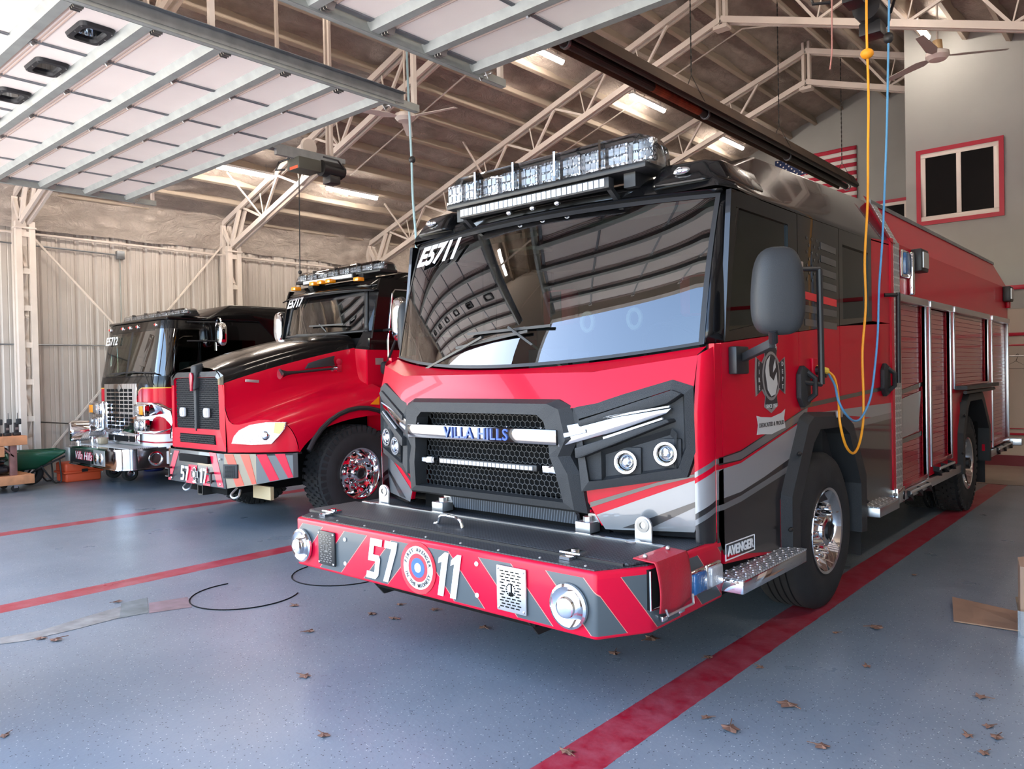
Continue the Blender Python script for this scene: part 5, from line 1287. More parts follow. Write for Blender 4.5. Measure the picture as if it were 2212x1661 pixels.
# face around the grille
fr = MB(); O = [(-.61, 1.70), (-.5, 1.745), (.5, 1.745), (.61, 1.70), (.62, .88), (-.62, .88)]; I = [(-.515, 1.66), (-.46, 1.685), (.46, 1.685), (.515, 1.66), (.525, 1.11), (-.525, 1.11)]
yf = lambda x: 4.19+.05*x*x
for i in range(6):
    j = (i+1) % 6; a, b, c, d = O[i], O[j], I[j], I[i]
    fr.poly([P2(a[0], 4.19, a[1]), P2(b[0], 4.19, b[1]), P2(c[0], 4.175, c[1]), P2(d[0], 4.175, d[1])]); fr.poly([P2(d[0], 4.175, d[1]), P2(c[0], 4.175, c[1]), P2(c[0], 4.24, c[1]), P2(d[0], 4.24, d[1])])
fr.build('grille_frame', RED, E2)
MB().poly([P2(-.612, 4.184, 1.60), P2(-.612, 4.184, 1.70), P2(-.5, 4.184, 1.748), P2(-.46, 4.170, 1.687), P2(-.517, 4.170, 1.66), P2(-.517, 4.170, 1.60)]).poly([P2(.612, 4.184, 1.60), P2(.612, 4.184, 1.70), P2(.5, 4.184, 1.748), P2(.46, 4.170, 1.687), P2(.517, 4.170, 1.66), P2(.517, 4.170, 1.60)]).poly([P2(-.5, 4.184, 1.748), P2(.5, 4.184, 1.748), P2(.46, 4.170, 1.687), P2(-.46, 4.170, 1.687)]).build('hood_nose_lip', BLK, E2, solid=.006)
MB().box(C2-.54, C2+.54, 4.25, 4.26, 1.05, 1.70).build('grille_backing', DARK, E2)
hexgrid(-.51, .51, 1.125, 1.68, .0155, lambda z: 4.205, lambda x, z: .035 < abs(x) < .505 and 1.12 < z < (1.665 if abs(x) > .45 else 1.68), .0055, .012, C2).build('mesh_grille', PLAS, E2)
MB().box(C2-.40, C2+.42, 4.178, 4.186, .945, 1.05).build('lower_intake', DARK, E2)
hexgrid(-.40, .42, .95, 1.05, .0155, lambda z: 4.172, lambda x, z: abs(x-.01) < .395 and .955 < z < 1.042, .0055, .008, C2).build('lower_mesh', PLAS, E2)
MB().prism([P2(-.03, 4.165, 1.66), P2(.03, 4.165, 1.66), P2(.025, 4.165, 1.12), P2(0, 4.165, 1.08), P2(-.025, 4.165, 1.12)], (0, .05, 0)).build('grille_spine', PLAS, E2, bevel=.006)
MB().prism([P2(-.06, 4.15, 1.82), P2(.06, 4.15, 1.82), P2(.055, 4.135, 1.54), P2(-.055, 4.135, 1.54)], (0, .10, .03)).build('emblem_mount', PLAS, E2, bevel=.02, seg=3)
MB().prism([P2(x*1.0, 4.12, 1.685+z) for x, z in [(.038*math.cos(a), .055*math.sin(a)) for a in [PI*k/10-.4 for k in range(12)]]]+[P2(-.02, 4.12, 1.60), P2(-.018, 4.12, 1.535), P2(.018, 4.12, 1.535), P2(.02, 4.12, 1.60)], (0, .02, 0)).build('hood_badge', RED2, E2, bevel=.002)
for dx in (-.30, .255): 
    o = MB().box(C2+dx-.05, C2+dx+.05, 4.15, 4.19, 1.24, 1.345).build('grille_strobe', WHT, E2, bevel=.015)
    MB().box(C2+dx-.035, C2+dx+.035, 4.143, 4.15, 1.26, 1.325).build('lens', LEDF, o, bevel=.006)
# headlights
for s in (1, -1):
    pxl = [(506, 957), (511, 942), (522, 929), (545, 917), (580, 911), (623, 911), (620, 925), (612, 936), (592, 958), (550, 960)]
    n = V((-.50*1, 1, 0)); pts = [hit(x, y, P2(.62, 4.215, 1), (-.72, 1, 0)) for x, y in pxl]
    mb = MB().prism(pts, V((.03, -.045, .0))); 
    if s < 0: mb = mb.flipped(C2)
    o = mb.build('headlight', REFL, E2, bevel=.012, seg=3)
    lp = [p+V((.034, -.052, 0)) for p in pts]; mb = MB().prism(lp, V((.001, -.002, 0))); (mb if s > 0 else mb.flipped(C2)).build('lens_cover', GLSC, o)
    am = [hit(x, y, P2(.62, 4.215, 1), (-.72, 1, 0))+V((.036, -.055, 0)) for x, y in [(600, 912), (622, 912), (618, 927), (609, 936), (597, 934)]]
    mb = MB().prism(am, V((.003, -.004, 0))); (mb if s > 0 else mb.flipped(C2)).build('turn_signal', AMB, o)
    c = hit(578, 940, P2(.62, 4.215, 1), (-.72, 1, 0))+V((.035, -.05, 0)); mb = MB().ell(c, .05, .03, .05, 18, 10); (mb if s > 0 else mb.flipped(C2)).build('projector', CHR, o, smooth=True)
# bumper
zt = .86
front = [P2(-.665, 4.15, .486), P2(.665, 4.15, .486), P2(.62, 4.165, zt), P2(-.62, 4.165, zt)]
BM2 = CHEV.copy(); BM2.name = 'chevron tape bumper'
MB().prism(front, (0, .06, 0)).build('bumper_panel', CHAR, E2, bevel=.006)
REDR = mat('red reflective', (.70, .005, .05), .35, 0, .3)
for l in ([(-.66, .49), (-.60, .49), (-.40, .84), (-.52, .84), (-.655, .56)], [(.30, .86), (.45, .86), (.63, .50), (.50, .50)][::1], [(-.16, .70), (.04, .70), (-.02, .49), (-.22, .49)], [(.20, .60), (.26, .70), (.34, .49), (.18, .49)]):
    MB().prism([P2(x, 4.146+.04*(z-.486), z) for x, z in l], (0, .002, 0)).build('chevron_stripe', REDR, E2)
MB().box(C2-.33, C2+.34, 4.12, 4.16, .735, .82).build('winch_slot', DARK, E2, bevel=.01)
TANR = mat('tan reflective', (.30, .25, .18), .45, 0, .1); CHAR2 = mat('grey reflective', (.15, .17, .18), .4, 0, .3); ORR = mat('orange red reflective', (.75, .10, .06), .45, 0, .1)
for s in (1, -1):
    w = [(.64, 4.155, .486, zt), (.98, 4.33, .54, zt), (1.255, 4.60, .60, zt)]
    for k in range(2):
        a, b = w[k], w[k+1]; q = [P2(s*a[0], a[1], a[2]), P2(s*b[0], b[1], b[2]), P2(s*b[0], b[1], b[3]), P2(s*a[0], a[1], a[3])]
        MB().prism(q, (0, .06, 0)).build('bumper_wing', CHAR2 if k else TANR, E2)
        d = (V(q[1])-V(q[0])); up = V((0, 0, 1)); nn = V((d.y, -d.x, 0)).normalized()*s*1.0; off = nn*.004 if s > 0 else nn*.004
        for j in (0, 1):
            st = MB()
            t0 = .02+.5*j; t1 = t0+.27; L0 = q[0]+d*t0; z_at = lambda t, top: (a[2]+(b[2]-a[2])*t) if not top else zt-.004
            tt0, tt1 = min(1, t0+.35), min(1, t1+.33)
            st.prism([q[0]+d*t0+V((0, 0, zt-.004-a[2]-(0)))-V((0, 0, d.z*t0)), q[0]+d*t1+V((0, 0, zt-.004-a[2]))-V((0, 0, d.z*t1)), q[0]+d*tt1+V((0, 0, .006)), q[0]+d*tt0+V((0, 0, .006))], V((0, -.004, 0)))
            st.build('chevron_stripe', ORR if k == 0 else REDR, E2)
dk2 = [P2(x, y, zt) for x, y in ((-.62, 4.165), (.62, 4.165), (.98, 4.33), (1.255, 4.6), (1.2, 4.75), (-1.2, 4.75), (-1.255, 4.6), (-.98, 4.33))]
MB().prism(dk2, (0, 0, -.02)).build('bumper_deck', PLAS2, E2)
MB().cyl(P2(-.55, 4.24, .885), P2(.58, 4.24, .885), .035, 16).build('roller_tube', PLAS2, E2, smooth=True)
for txt, x0 in (('57', -.33), ('17', .115)):
    mb, wd = block_text(txt, .078, .165, .018, .15); place(mb, P2(x0, 4.138, .515), (1, 0, 0), (0, 0, 1), (0, -1, 0)); mb.build('block_number', WHTR, E2)
MB().prism([P2(x*.32, 4.138, .60+z*.36) for x, z in cross(1.0)], (0, .004, 0)).build('small_crest', WHTR, E2)
MB().prism([P2(x*.28, 4.133, .60+z*.31) for x, z in cross(1.0)], (0, .004, 0)).build('small_crest_field', DECB, E2)
MB().prism([P2(.028*math.cos(a), 4.130, .60+.034*math.sin(a)) for a in [2*PI*k/20 for k in range(20)]], (0, .002, 0)).build('small_crest_oval', WHTR, E2)
MB().box(C2-.04, C2+.04, 4.134, 4.138, .505, .522).build('small_crest_banner', WHTR, E2)
for dx in (-.58, .40):
    MB().tube([P2(dx, 4.15, .55), P2(dx+.03, 4.07, .55), P2(dx+.11, 4.07, .55), P2(dx+.11, 4.07, .64), P2(dx+.03, 4.07, .64), P2(dx, 4.15, .64)], .012, 8).build('light_guard', IRON, E2)
sp = MB(); o = MB().box(C2+.72-.075, C2+.72+.075, 0, .02, .60, .75); fn = lambda p: V((p.x, 4.205+(p.x-C2-.72)*.52-.03+p.y, p.z)); o.tf(fn); so2 = o.build('speaker_plate', PLAS, E2, bevel=.004)
sl = MB()
for r in range(9):
    for c in range(5): 
        x0 = C2+.72-.05+c*.022; sl.box(x0, x0+.015, -.003, .0, .615+r*.014, .621+r*.014)
sl.tf(fn); sl.build('speaker_slots', DARK, so2)
for dx, z in ((-.57, .80), (.56, .80), (-.57, .52), (.56, .53)): MB().ell(P2(dx, 4.145, z), .014, .008, .014, 10, 6).build('bumper_bolt', SIL, E2, smooth=True)
rc = MB()
for a, b, c, d in ((-.06, .06, .36, .375), (-.06, .06, .465, .48), (-.06, -.045, .375, .465), (.045, .06, .375, .465)): rc.box(C2+a, C2+b, 4.2, 4.5, c, d)
rc.build('receiver_tube', IRON, E2)
for dx in (-.35, .72): MB().tube(smooth_path([P2(dx, 4.25, .49), P2(dx+.02, 4.17, .43), P2(dx+.09, 4.16, .40), P2(dx+.12, 4.2, .42), P2(dx+.05, 4.26, .47)]), .012, 8).build('tow_hook', SIL, E2, smooth=True)
MB().box(C2+.7, C2+1.05, 4.45, 4.49, .36, .5).build('tan_skid_plate', mat('tan plate', (.45, .35, .2), .5), E2)
MB().box(C2-.42, C2+.42, 4.3, 9, .38, .62).build('chassis_rail', DARK, E2); MB().box(C2-.6, C2+.6, 4.5, 5.7, .62, 1.6).build('engine_block', DARK, E2)
for s in (1, -1):
    wheel(E2, (C2+s*1.06, 5.5, .545), s, r=.545, w=.36, treads='block')
    MB().box(C2+s*.66-.01, C2+s*.66+.01, 4.75, 6.2, .5, 1.3).build('wheel_housing', DARK, E2)
MB().cyl(P2(-1, 5.5, .5), P2(1, 5.5, .5), .06, 12).build('axle', DARK, E2)
# hood details on both sides
for s in (1, -1):
    fx = lambda p: p if s > 0 else V((2*C2-p.x, p.y, p.z))
    hs = lambda x, y, off=0: at(x, y, 'x', C2+.70)+V((.03+off, 0, 0))
    a, b = hs(594, 808, .07), hs(700, 797, .13)
    t = MB().tube([fx(a), fx(a+(b-a)*.12), fx(a+(b-a)*.3), fx(b)], [.055, .025, .016, .014], 16).build('air_horn', PLAS2, E2, smooth=True)
    MB().tube([fx(b), fx(b+V((0, .05, 0)))], .035, 12).build('horn_driver', CHR, t, smooth=True)
    MB().tube([fx(a+V((0, -.002, 0))), fx(a+V((0, .012, 0)))], [.058, .052], 20).build('horn_rim', CHR, t, smooth=True)
    fin = [hs(650, 797, .035), hs(658, 785, .035), hs(680, 777, .05), hs(711, 769, .06), hs(708, 778, .06), hs(712, 790, .055)]
    mb = MB().prism([fx(p) for p in fin], V((s*.03, 0, 0))); mb.build('intake_scoop', PLAS, E2, bevel=.006)
    c = hs(722, 782, .07); bd = MB().ell(fx(c), .012, .045, .04, 14, 8); bd.build('side_badge', RED2, E2, smooth=True); MB().box(fx(c).x-.008, fx(c).x+.008, c.y-.03, c.y+.03, c.z-.12, c.z-.035).build('side_badge_bar', RED2, E2, bevel=.004)
    p0, p1 = hs(529, 822, -.02), hs(556, 824, .0); MB().bar(fx(p0), fx(p1), .02, .03).build('hood_grab', SIL, E2, bevel=.004)
# cab
wb2 = lambda q: (5.80+.12*q*q, 2.215+.01*q*q); wt2 = lambda q: (5.94+.06*q*q, 2.745-.01*q*q)
def ws2(u, v):
    q = 2*u-1; y0, z0 = wb2(q); y1, z1 = wt2(q); return P2(q*(.86-.07*v), y0+(y1-y0)*v, z0+(z1-z0)*v)
MB().grid(ws2, 30, 8).build('windshield', GLS, E2, smooth=True)
fb = MB()
def seal(u0, u1, v0, v1, nu, nv): fb.grid(lambda a, b: ws2(u0+(u1-u0)*a, v0+(v1-v0)*b)+V((0, -.012, 0)), nu, nv)
seal(-.02, 1.02, .97, 1.03, 30, 1); seal(-.02, 1.02, -.04, .02, 30, 1); seal(-.02, .012, 0, 1, 1, 8); seal(.988, 1.02, 0, 1, 1, 8)
fb.build('windshield_seal', PLAS2, E2, smooth=True, solid=.015)
tm = text_mb('E5717', .17, shear=.25, extrude=.001, align='LEFT', bold=.006); o0 = ws2(.0, .86); eu = (ws2(.2, .86)-o0).normalized(); ev = (ws2(.03, .95)-ws2(.03, .8)).normalized()
place(tm, o0+V((-.09, -.03, 0)), eu, ev); tm.build('unit_number', WHTR, E2)
cb2 = MB()
hw = 1.0
for s in (1, -1):
    # cab shell side with window hole
    X2 = s*hw
    def sp_(l, m, nm, d=.03): MB().prism([P2(X2, y, z) for y, z in l], (-s*d, 0, 0)).build(nm, m, E2)
    sp_([(5.82, 1.0), (8.0, 1.0), (8.0, 1.98), (5.82, 1.98)], RED, 'cab_side'); sp_([(5.86, 1.984), (8.0, 1.984), (8.0, 2.12), (5.86, 2.12)], BLK, 'cab_side')
    sp_([(5.90, 2.12), (6.12, 2.12), (6.22, 2.72), (6.02, 2.72)], BLK, 'a_pillar'); sp_([(7.0, 2.12), (8.0, 2.12), (8.0, 2.72), (7.0, 2.72)], BLK, 'cab_side'); sp_([(6.0, 2.72), (8.0, 2.72), (8.0, 2.86), (6.05, 2.86)], BLK, 'cab_side')
    MB().prism([P2(X2-s*.015, y, z) for y, z in ((6.12, 2.12), (7.0, 2.12), (7.0, 2.72), (6.22, 2.72))], (-s*.006, 0, 0)).build('side_window', GLSS, E2)
    MB().tube([P2(X2+s*.01, y, z) for y, z in ((6.14, 1.2), (6.14, 2.1), (6.22, 2.68), (6.26, 2.73), (7.0, 2.74))], .012, 6).build('door_trim', CHR, E2)
    MB().poly([P2(s*.86, 5.92, 2.22), P2(X2, 5.98, 2.2), P2(X2, 6.06, 2.76), P2(s*.79, 6.0, 2.75)]).build('corner_pillar', BLK, E2, solid=.03)
    MB().poly([P2(s*.80, 5.79, 2.0), P2(X2, 5.84, 1.98), P2(X2, 5.98, 2.22), P2(s*.84, 5.90, 2.22)]).build('cowl_side', BLK, E2, solid=.03); MB().poly([P2(s*.80, 5.79, 2.0), P2(X2, 5.84, 1.98), P2(X2, 5.84, 1.3), P2(s*.84, 5.79, 1.3)]).build('cowl_side_lower', RED, E2, solid=.03)
    # mirrors
    mp = P2(s*1.42, 6.2, 2.22) if s > 0 else P2(-1.22, 6.0, 2.36)
    mp = at(862, 690, 'x', C2+1.42) if s > 0 else at(605, 709, 'x', C2-1.15)
    mh = MB().ell(mp, .10, .07, .26 if s > 0 else .22, 20, 14, .7).build('mirror_housing', CHR, E2, smooth=True)
    MB().ell(mp+V((0, .03, 0)), .108, .06, .27 if s > 0 else .23, 20, 14, .7).build('mirror_back', PLAS2, E2, smooth=True)
    MB().tube([P2(X2, 6.08, 2.22), mp+V((0, 0, -.1))], .016, 8).build('mirror_arm', PLAS2, E2)
    MB().tube([P2(X2, 6.10, 1.78), mp+V((0, 0, -.13))], .016, 8).build('mirror_arm', PLAS2, E2); MB().ell(P2(X2+s*.02, 6.08, 1.76), .05, .07, .08, 12, 8, .7).build('mirror_foot', PLAS, E2, smooth=True)
MB().box(C2-hw, C2+hw, 7.97, 8.0, 1.0, 2.86).build('cab_back', BLK, E2); MB().box(C2-hw+.03, C2+hw-.03, 5.85, 7.97, .95, 1.0).build('cab_floor', INT, E2)
rfp = [P2(-hw, 6.05, 2.80), P2(-hw, 6.2, 2.90), P2(hw, 6.2, 2.90), P2(hw, 6.05, 2.80)]
r2 = MB(); secs = [(5.98, .86, 2.77, 2.79), (6.12, .96, 2.80, 2.89), (6.5, 1.0, 2.84, 2.97), (8.0, 1.0, 2.84, 2.98)]
pp = [[P2(-w-.01, y, z0), P2(-w*.93, y, z1), P2(w*.93, y, z1), P2(w+.01, y, z0)] for y, w, z0, z1 in secs]
for a, b in zip(pp, pp[1:]):
    for i in range(3): r2.poly([a[i], a[i+1], b[i+1], b[i]])
r2.poly(pp[0]); r2.build('cab_roof', BLK, E2, smooth=True, solid=.03)
MB().grid(lambda u, v: P2((2*u-1)*.99, 5.80+.22*v+.14*(2*u-1)**2, 2.735+.10*v-.03*(2*u-1)**4), 24, 3).build('sun_visor', BLK, E2, smooth=True, solid=.015)
for px_ in (637, 676, 693, 711, 772):
    p = at(px_, {637: 624, 676: 613, 693: 610, 711: 607, 772: 603}[px_], 'y', 5.93); MB().box(p.x-.05, p.x+.05, 5.90, 6.0, p.z-.025, p.z+.025).build('marker_lamp', AMB, E2, bevel=.01)
lightbar(E2, C2+.0, 6.25, 2.985, .96, 4, .12, .32)
MB().box(C2-.58, C2+.52, 6.0, 6.05, 2.905, 2.965).build('led_bar_housing', PLAS2, E2, bevel=.005); MB().box(C2-.56, C2+.50, 5.993, 6.0, 2.915, 2.955).build('led_bar_face', LEDF, E2)
MB().box(C2-.6, C2-.5, 6.1, 6.3, 2.86, 2.96).build('light_bar_foot', PLAS2, E2); MB().box(C2+.5, C2+.6, 6.1, 6.3, 2.86, 2.96).build('light_bar_foot', PLAS2, E2)
for dx in (-.5, .5):
    MB().box(C2+dx-.24, C2+dx+.24, 6.6, 7.1, 1.5, 1.62).box(C2+dx-.22, C2+dx+.22, 7.05, 7.2, 1.6, 2.25).build('seat', INT, E2, bevel=.04)
    MB().box(C2+dx-.13, C2+dx+.13, 7.03, 7.15, 2.25, 2.45).build('head_rest', INTR, E2, bevel=.03)
MB().prism([P2(-.95, 5.95, 2.14), P2(-.95, 6.3, 2.12), P2(-.95, 6.35, 1.7), P2(-.95, 5.95, 1.6)], (1.9, 0, 0)).build('dashboard', INT, E2)
MB().tube([P2(.48+.2*math.cos(a), 6.42-.08*math.sin(a), 2.12+.15*math.sin(a)) for a in [2*PI*k/20 for k in range(20)]], .015, 6, True).build('steering_wheel', INT, E2, smooth=True)
for (a, b, c, d) in (((713, 725), (690, 700), (668, 705), (742, 700)), ((648, 735), (672, 721), (640, 724), (700, 722))):
    A0, B0 = at(*a, 'y', 5.83), at(*b, 'y', 5.80); MB().bar(A0, B0, .016).build('wiper_arm', PLAS2, E2); MB().bar(at(*c, 'y', 5.80), at(*d, 'y', 5.80), .01, .02).build('wiper_blade', PLAS2, E2)
MB().box(C2-.9, C2+.9, 8.3, 12.5, .8, 1.0).box(C2-1.1, C2+1.1, 8.4, 12.5, 1.0, 2.6).build('rear_body', RED, E2)
MB().prism([(C2+hw+.001, 5.94, 1.80), (C2+hw+.001, 6.06, 1.80), (C2+hw+.001, 6.06, 1.88), (C2+hw+.001, 5.94, 1.88)], (.003, 0, 0)).build('side_plate', SIL, E2)
p = at(808, 869, 'x', C2+1.24); MB().prism([p+V((.02, -.07, -.02)), p+V((.02, .06, -.03)), p+V((.02, .06, .07))], (.003, 0, 0)).build('warning_sticker', AMB, E2)

# ------------------------------------------------------------------ black and red engine at the left (unit 5712)
C3 = -12.9
E3 = thing('fire_engine', 'red and black cab over engine with chrome grille at the left, marked E5712', 'fire engine', (C3, 7, 0))
def P3(dx, y, z): return V((C3+dx, y, z))
H3 = 1.15
def sect(z):  # plan outline at height z: front straight, rounded corners
    lean = 0 if z < 1.62 else (z-1.62)*.17
    return lean
def shell(z0, z1, m, nm, sub=None, cols=None):
    def f(u, v):
        z = z0+(z1-z0)*v; ln = sect(z); q = 2*u-1; s = 1 if q >= 0 else -1; t = abs(q)
        w = H3-(.0 if z < 1.62 else (z-1.62)*.05)
        if t < .5: return P3(s*t/.5*(w-.22), 5.25+ln, z)
        if t < .7:
            a = (t-.5)/.2*PI/2; return P3(s*(w-.22+.22*math.sin(a)), 5.25+ln+.22*(1-math.cos(a)), z)
        return P3(s*w, 5.47+ln+(t-.7)/.3*2.2, z)
    return MB().grid(f, 60, 3).build(nm, m, E3, smooth=True)
shell(.62, .70, WHT, 'lower_skirt'); shell(.70, .725, RED2, 'skirt_stripe'); shell(.725, .84, WHT, 'white_band'); shell(.84, .865, RED2, 'skirt_stripe'); shell(.865, 1.545, RED, 'cab_front')
shell(1.545, 1.56, mat('gold pinstripe', (.8, .45, .05), .4), 'pinstripe'); shell(1.56, 1.735, BLK, 'cab_cowl')
shell(2.47, 2.60, BLK, 'cab_header')
def glass3(u0, u1, nm, m, z0=1.735, z1=2.47):
    def f(u, v):
        u = u0+(u1-u0)*u; z = z0+(z1-z0)*v; ln = sect(z); q = 2*u-1; s = 1 if q >= 0 else -1; t = abs(q); w = H3-(z-1.62)*.05
        if t < .5: return P3(s*t/.5*(w-.22), 5.25+ln, z)
        if t < .7:
            a = (t-.5)/.2*PI/2; return P3(s*(w-.22+.22*math.sin(a)), 5.25+ln+.22*(1-math.cos(a)), z)
        return P3(s*w, 5.47+ln+(t-.7)/.3*2.2, z)
    MB().grid(f, 20, 4).build(nm, m, E3, smooth=True)
glass3(.125, .49, 'windshield', GLS); glass3(.51, .875, 'windshield', GLS); glass3(.49, .51, 'centre_pillar', PLAS2)
glass3(.0, .125, 'cab_side_upper', BLK); glass3(.875, 1.0, 'cab_side_upper', BLK)
glass3(.125, .875, 'glass_seal', PLAS2, 1.72, 1.75); glass3(.125, .875, 'glass_seal', PLAS2, 2.45, 2.475)
MB().prism([P3(-H3+.05, 5.45, 2.60), P3(H3-.05, 5.45, 2.60), P3(H3-.05, 7.7, 2.60), P3(-H3+.05, 7.7, 2.60)], (0, 0, .06)).build('cab_roof', BLK, E3, bevel=.04, seg=3)
MB().prism([P3(-1.12, 6.05, 2.62), P3(-1.12, 6.5, 2.88), P3(-1.12, 12, 2.92), P3(-1.12, 12, 2.0), P3(-1.12, 7.6, 2.0), P3(-1.12, 7.0, 2.62)], (2.24, 0, 0)).build('raised_roof', BLK, E3, bevel=.03, seg=3)
MB().box(C3-1.15, C3+1.15, 7.67, 12, .7, 2.0).build('rear_body', RED, E3); MB().box(C3-1.1, C3+1.1, 5.5, 7.6, .62, .7).build('cab_floor', INT, E3)
MB().box(C3-1.1, C3+1.1, 7.4, 7.6, .7, 2.6).build('cab_bulkhead', INT, E3)
def gl3(x, y, m=None): return None
tm = text_mb('E5712', .19, extrude=.001, align='LEFT', bold=.004); place(tm, P3(-.92, 5.33, 2.33), (1, 0, 0), (0, .17, 1)); tm.build('unit_number', WHTR, E3)
for dx in (-.90, -.40, -.12, .17, .83): 
    o = MB().ell(P3(dx, 5.40, 2.535), .035, .02, .035, 12, 8).build('marker_lamp', CHR, E3, smooth=True); MB().ell(P3(dx, 5.385, 2.535), .018, .02, .018, 8, 6).build('lens', mat('red lens', (.6, .03, .02), .2) if not bpy.data.materials.get('red lens') else bpy.data.materials['red lens'], o, smooth=True)
lightbar(E3, C3+.02, 5.82, 2.70, 1.17, 5, .10, .30)
MB().box(C3-.7, C3+.8, 5.7, 5.95, 2.64, 2.70).build('light_bar_foot', PLAS2, E3)
# grille
gy = 5.16
MB().box(C3-.615, C3+.615, gy, gy+.12, .83, 1.625).build('grille_shell', CHR, E3, bevel=.01)
cells = MB()
for r in range(10):
    for c in range(6):
        z = .90+r*.064+(.02 if r > 3 else 0); x = C3-.50+c*.168; cells.box(x, x+.125, gy-.004, gy+.002, z, z+.046)
cells.build('grille_openings', DARK, E3, bevel=.0)
MB().box(C3-.45, C3+.60, gy-.02, gy+.05, .68, .83).build('grille_lower', CHR, E3, bevel=.008)
for a, b in ((-.42, -.24), (-.19, .33), (.38, .57)): MB().box(C3+a, C3+b, gy-.024, gy-.019, .71, .80).build('grille_lower_opening', DARK, E3)
MB().prism([P3(0+x, gy-.012, 1.555+z) for x, z in ((-.075, 0), (0, -.065), (.075, 0), (0, .065))], (0, .012, 0)).build('diamond_badge', ZINC, E3, bevel=.003)
for s in (1, -1):
    x0 = .68
    MB().prism([P3(s*.66, 5.14, 1.34), P3(s*1.10, 5.18, 1.33), P3(s*1.165, 5.45, 1.20), P3(s*1.165, 5.50, .92), P3(s*1.10, 5.20, .86), P3(s*.66, 5.14, .86)], (0, .12, 0)).build('headlight_bezel', CHR, E3, bevel=.02, seg=3)
    for z0, z1 in ((1.12, 1.31), (.89, 1.08)):
        o = MB().box(C3+s*.88-.20, C3+s*.88+.20, 5.08, 5.16, z0, z1).build('lamp_frame', CHR, E3, bevel=.015)
        if z0 > 1:
            MB().box(C3+s*.88-.17, C3+s*.88+.0, 5.07, 5.08, z0+.03, z1-.03).build('lamp_lens', REFL if s > 0 else AMB, o, bevel=.004)
            MB().box(C3+s*.88+.02, C3+s*.88+.15, 5.07, 5.08, z0+.03, z1-.03).build('lamp_lens', AMB if s > 0 else REFL, o, bevel=.004)
        else:
            for dx in (-.09, .09): MB().ell(P3(s*.88+dx, 5.075, (z0+z1)/2), .08, .02, .08, 18, 10).build('headlight', REFL, o, smooth=True)
# bumper with rounded corners
def b3(r, z0, z1, nm, m, y0=4.70, w=1.12, x0=0):
    pts = []
    for s, a0 in ((-1, 180), (1, 270)):
        for k in range(9):
            a = math.radians(a0+k*90/8); pts.append((s*(w-.27)+.27*math.cos(a)*r, y0+.27+.27*math.sin(a)*r))
    pts += [(w, 5.65), (-w, 5.65)]
    pts = [(x*(1), y) for x, y in pts]
    return MB().prism([P3(x, y, z0) for x, y in pts], (0, 0, z1-z0)).build(nm, m, E3, smooth=True)
CHRB = mat('polished bumper', (.6, .6, .62), .08, 1)
b3(1, .345, .625, 'bumper', CHRB); b3(1.07, .618, .645, 'bumper_rim', CHR); b3(1.05, .335, .35, 'bumper_rim', CHR)
MB().box(C3-1.0, C3+1.05, 4.85, 5.3, .644, .652).build('bumper_deck', TRA, E3)
MB().box(C3-.95, C3+.0, 4.692, 4.699, .375, .60).build('name_panel', DECB, E3)
for dx, w_, t_ in ((-.62, .0, 'Villa'), (-.24, .0, 'Hills')):
    for off, m_, sz in ((0, RED2, .185), (.006, WHTR, .185)):
        tm = text_mb(t_, sz, shear=.3, extrude=.001, bold=.006 if m_ == RED2 else -.003); place(tm, P3(dx+.16, 4.69-off, .49), (1, 0, 0), (0, 0, 1)); tm.build('name_lettering', m_, E3)
for dx in (.22, .40): MB().ell(P3(dx, 4.70, .48), .075, .025, .095, 18, 10).build('round_siren_lamp', CHR, E3, smooth=True)
MB().box(C3+.12, C3+.55, 4.697, 4.702, .37, .61).build('lamp_plate', SIL, E3)
MB().lathe([(0, .11), (.012, .11), (.016, .09), (.0, .075), (-.01, 0)], P3(1.12, 5.22, .48), (1, 0, 0), 28).build('side_horn', CHR, E3, smooth=True)
MB().box(C3+1.115, C3+1.14, 5.38, 5.46, .38, .58).build('side_lamp', WHT, E3, bevel=.02)
MB().box(C3-1.02, C3-.86, 4.68, 4.70, .38, .60).build('speaker_plate', SIL, E3, bevel=.006)
# siren on the bumper
MB().lathe([(0, 0), (.0, .15), (.02, .175), (.06, .18), (.28, .165), (.30, .12), (.36, .11), (.55, .09), (.66, .05), (.70, 0)], P3(-.93, 4.72, .86), (.25, 1, 0), 30).build('siren', CHR, E3, smooth=True)
MB().lathe([(-.004, 0), (-.006, .05), (-.003, .13)], P3(-.93, 4.72, .86), (.25, 1, 0), 24).build('siren_grille', ZINC, E3, smooth=True)
MB().cyl(P3(-.90, 4.85, .65), P3(-.90, 4.85, .72), .04, 14).cyl(P3(-.85, 5.05, .65), P3(-.85, 5.05, .76), .04, 14).build('siren_foot', CHR, E3, smooth=True)
MB().ell(P3(-.45, 5.0, .70), .06, .06, .06, 14, 10).build('bell_valve', CHR, E3, smooth=True); MB().box(C3-.42, C3-.27, 4.95, 5.08, .65, .76).build('hose_cap', mat('tan cap', (.4, .34, .25), .6), E3, bevel=.03)
for s in (1, -1):
    wheel(E3, (C3+s*.95, 6.55, .5), s, r=.5, w=.28, treads='rib')
    p = at(478, 722, 'x', C3+1.38) if s > 0 else P3(-1.38, 5.6, 2.05)
    MB().ell(p, .10, .07, .19, 20, 14, .6).build('mirror_housing', CHR, E3, smooth=True)
    MB().tube(smooth_path([p+V((0, 0, .17)), p+V((-.02*s, 0, .24)), p+V((-.15*s, .02, .25)), p+V((-.20*s, .02, .1)), p+V((-.20*s, .02, -.25))]), .013, 8).build('mirror_bracket', CHR, E3, smooth=True)
    for dz in (.2, -.1): MB().tube([P3(s*1.12, 5.75, p.z+dz), p+V((-.1*s, 0, dz))], .012, 6).build('mirror_arm', PLAS2, E3)
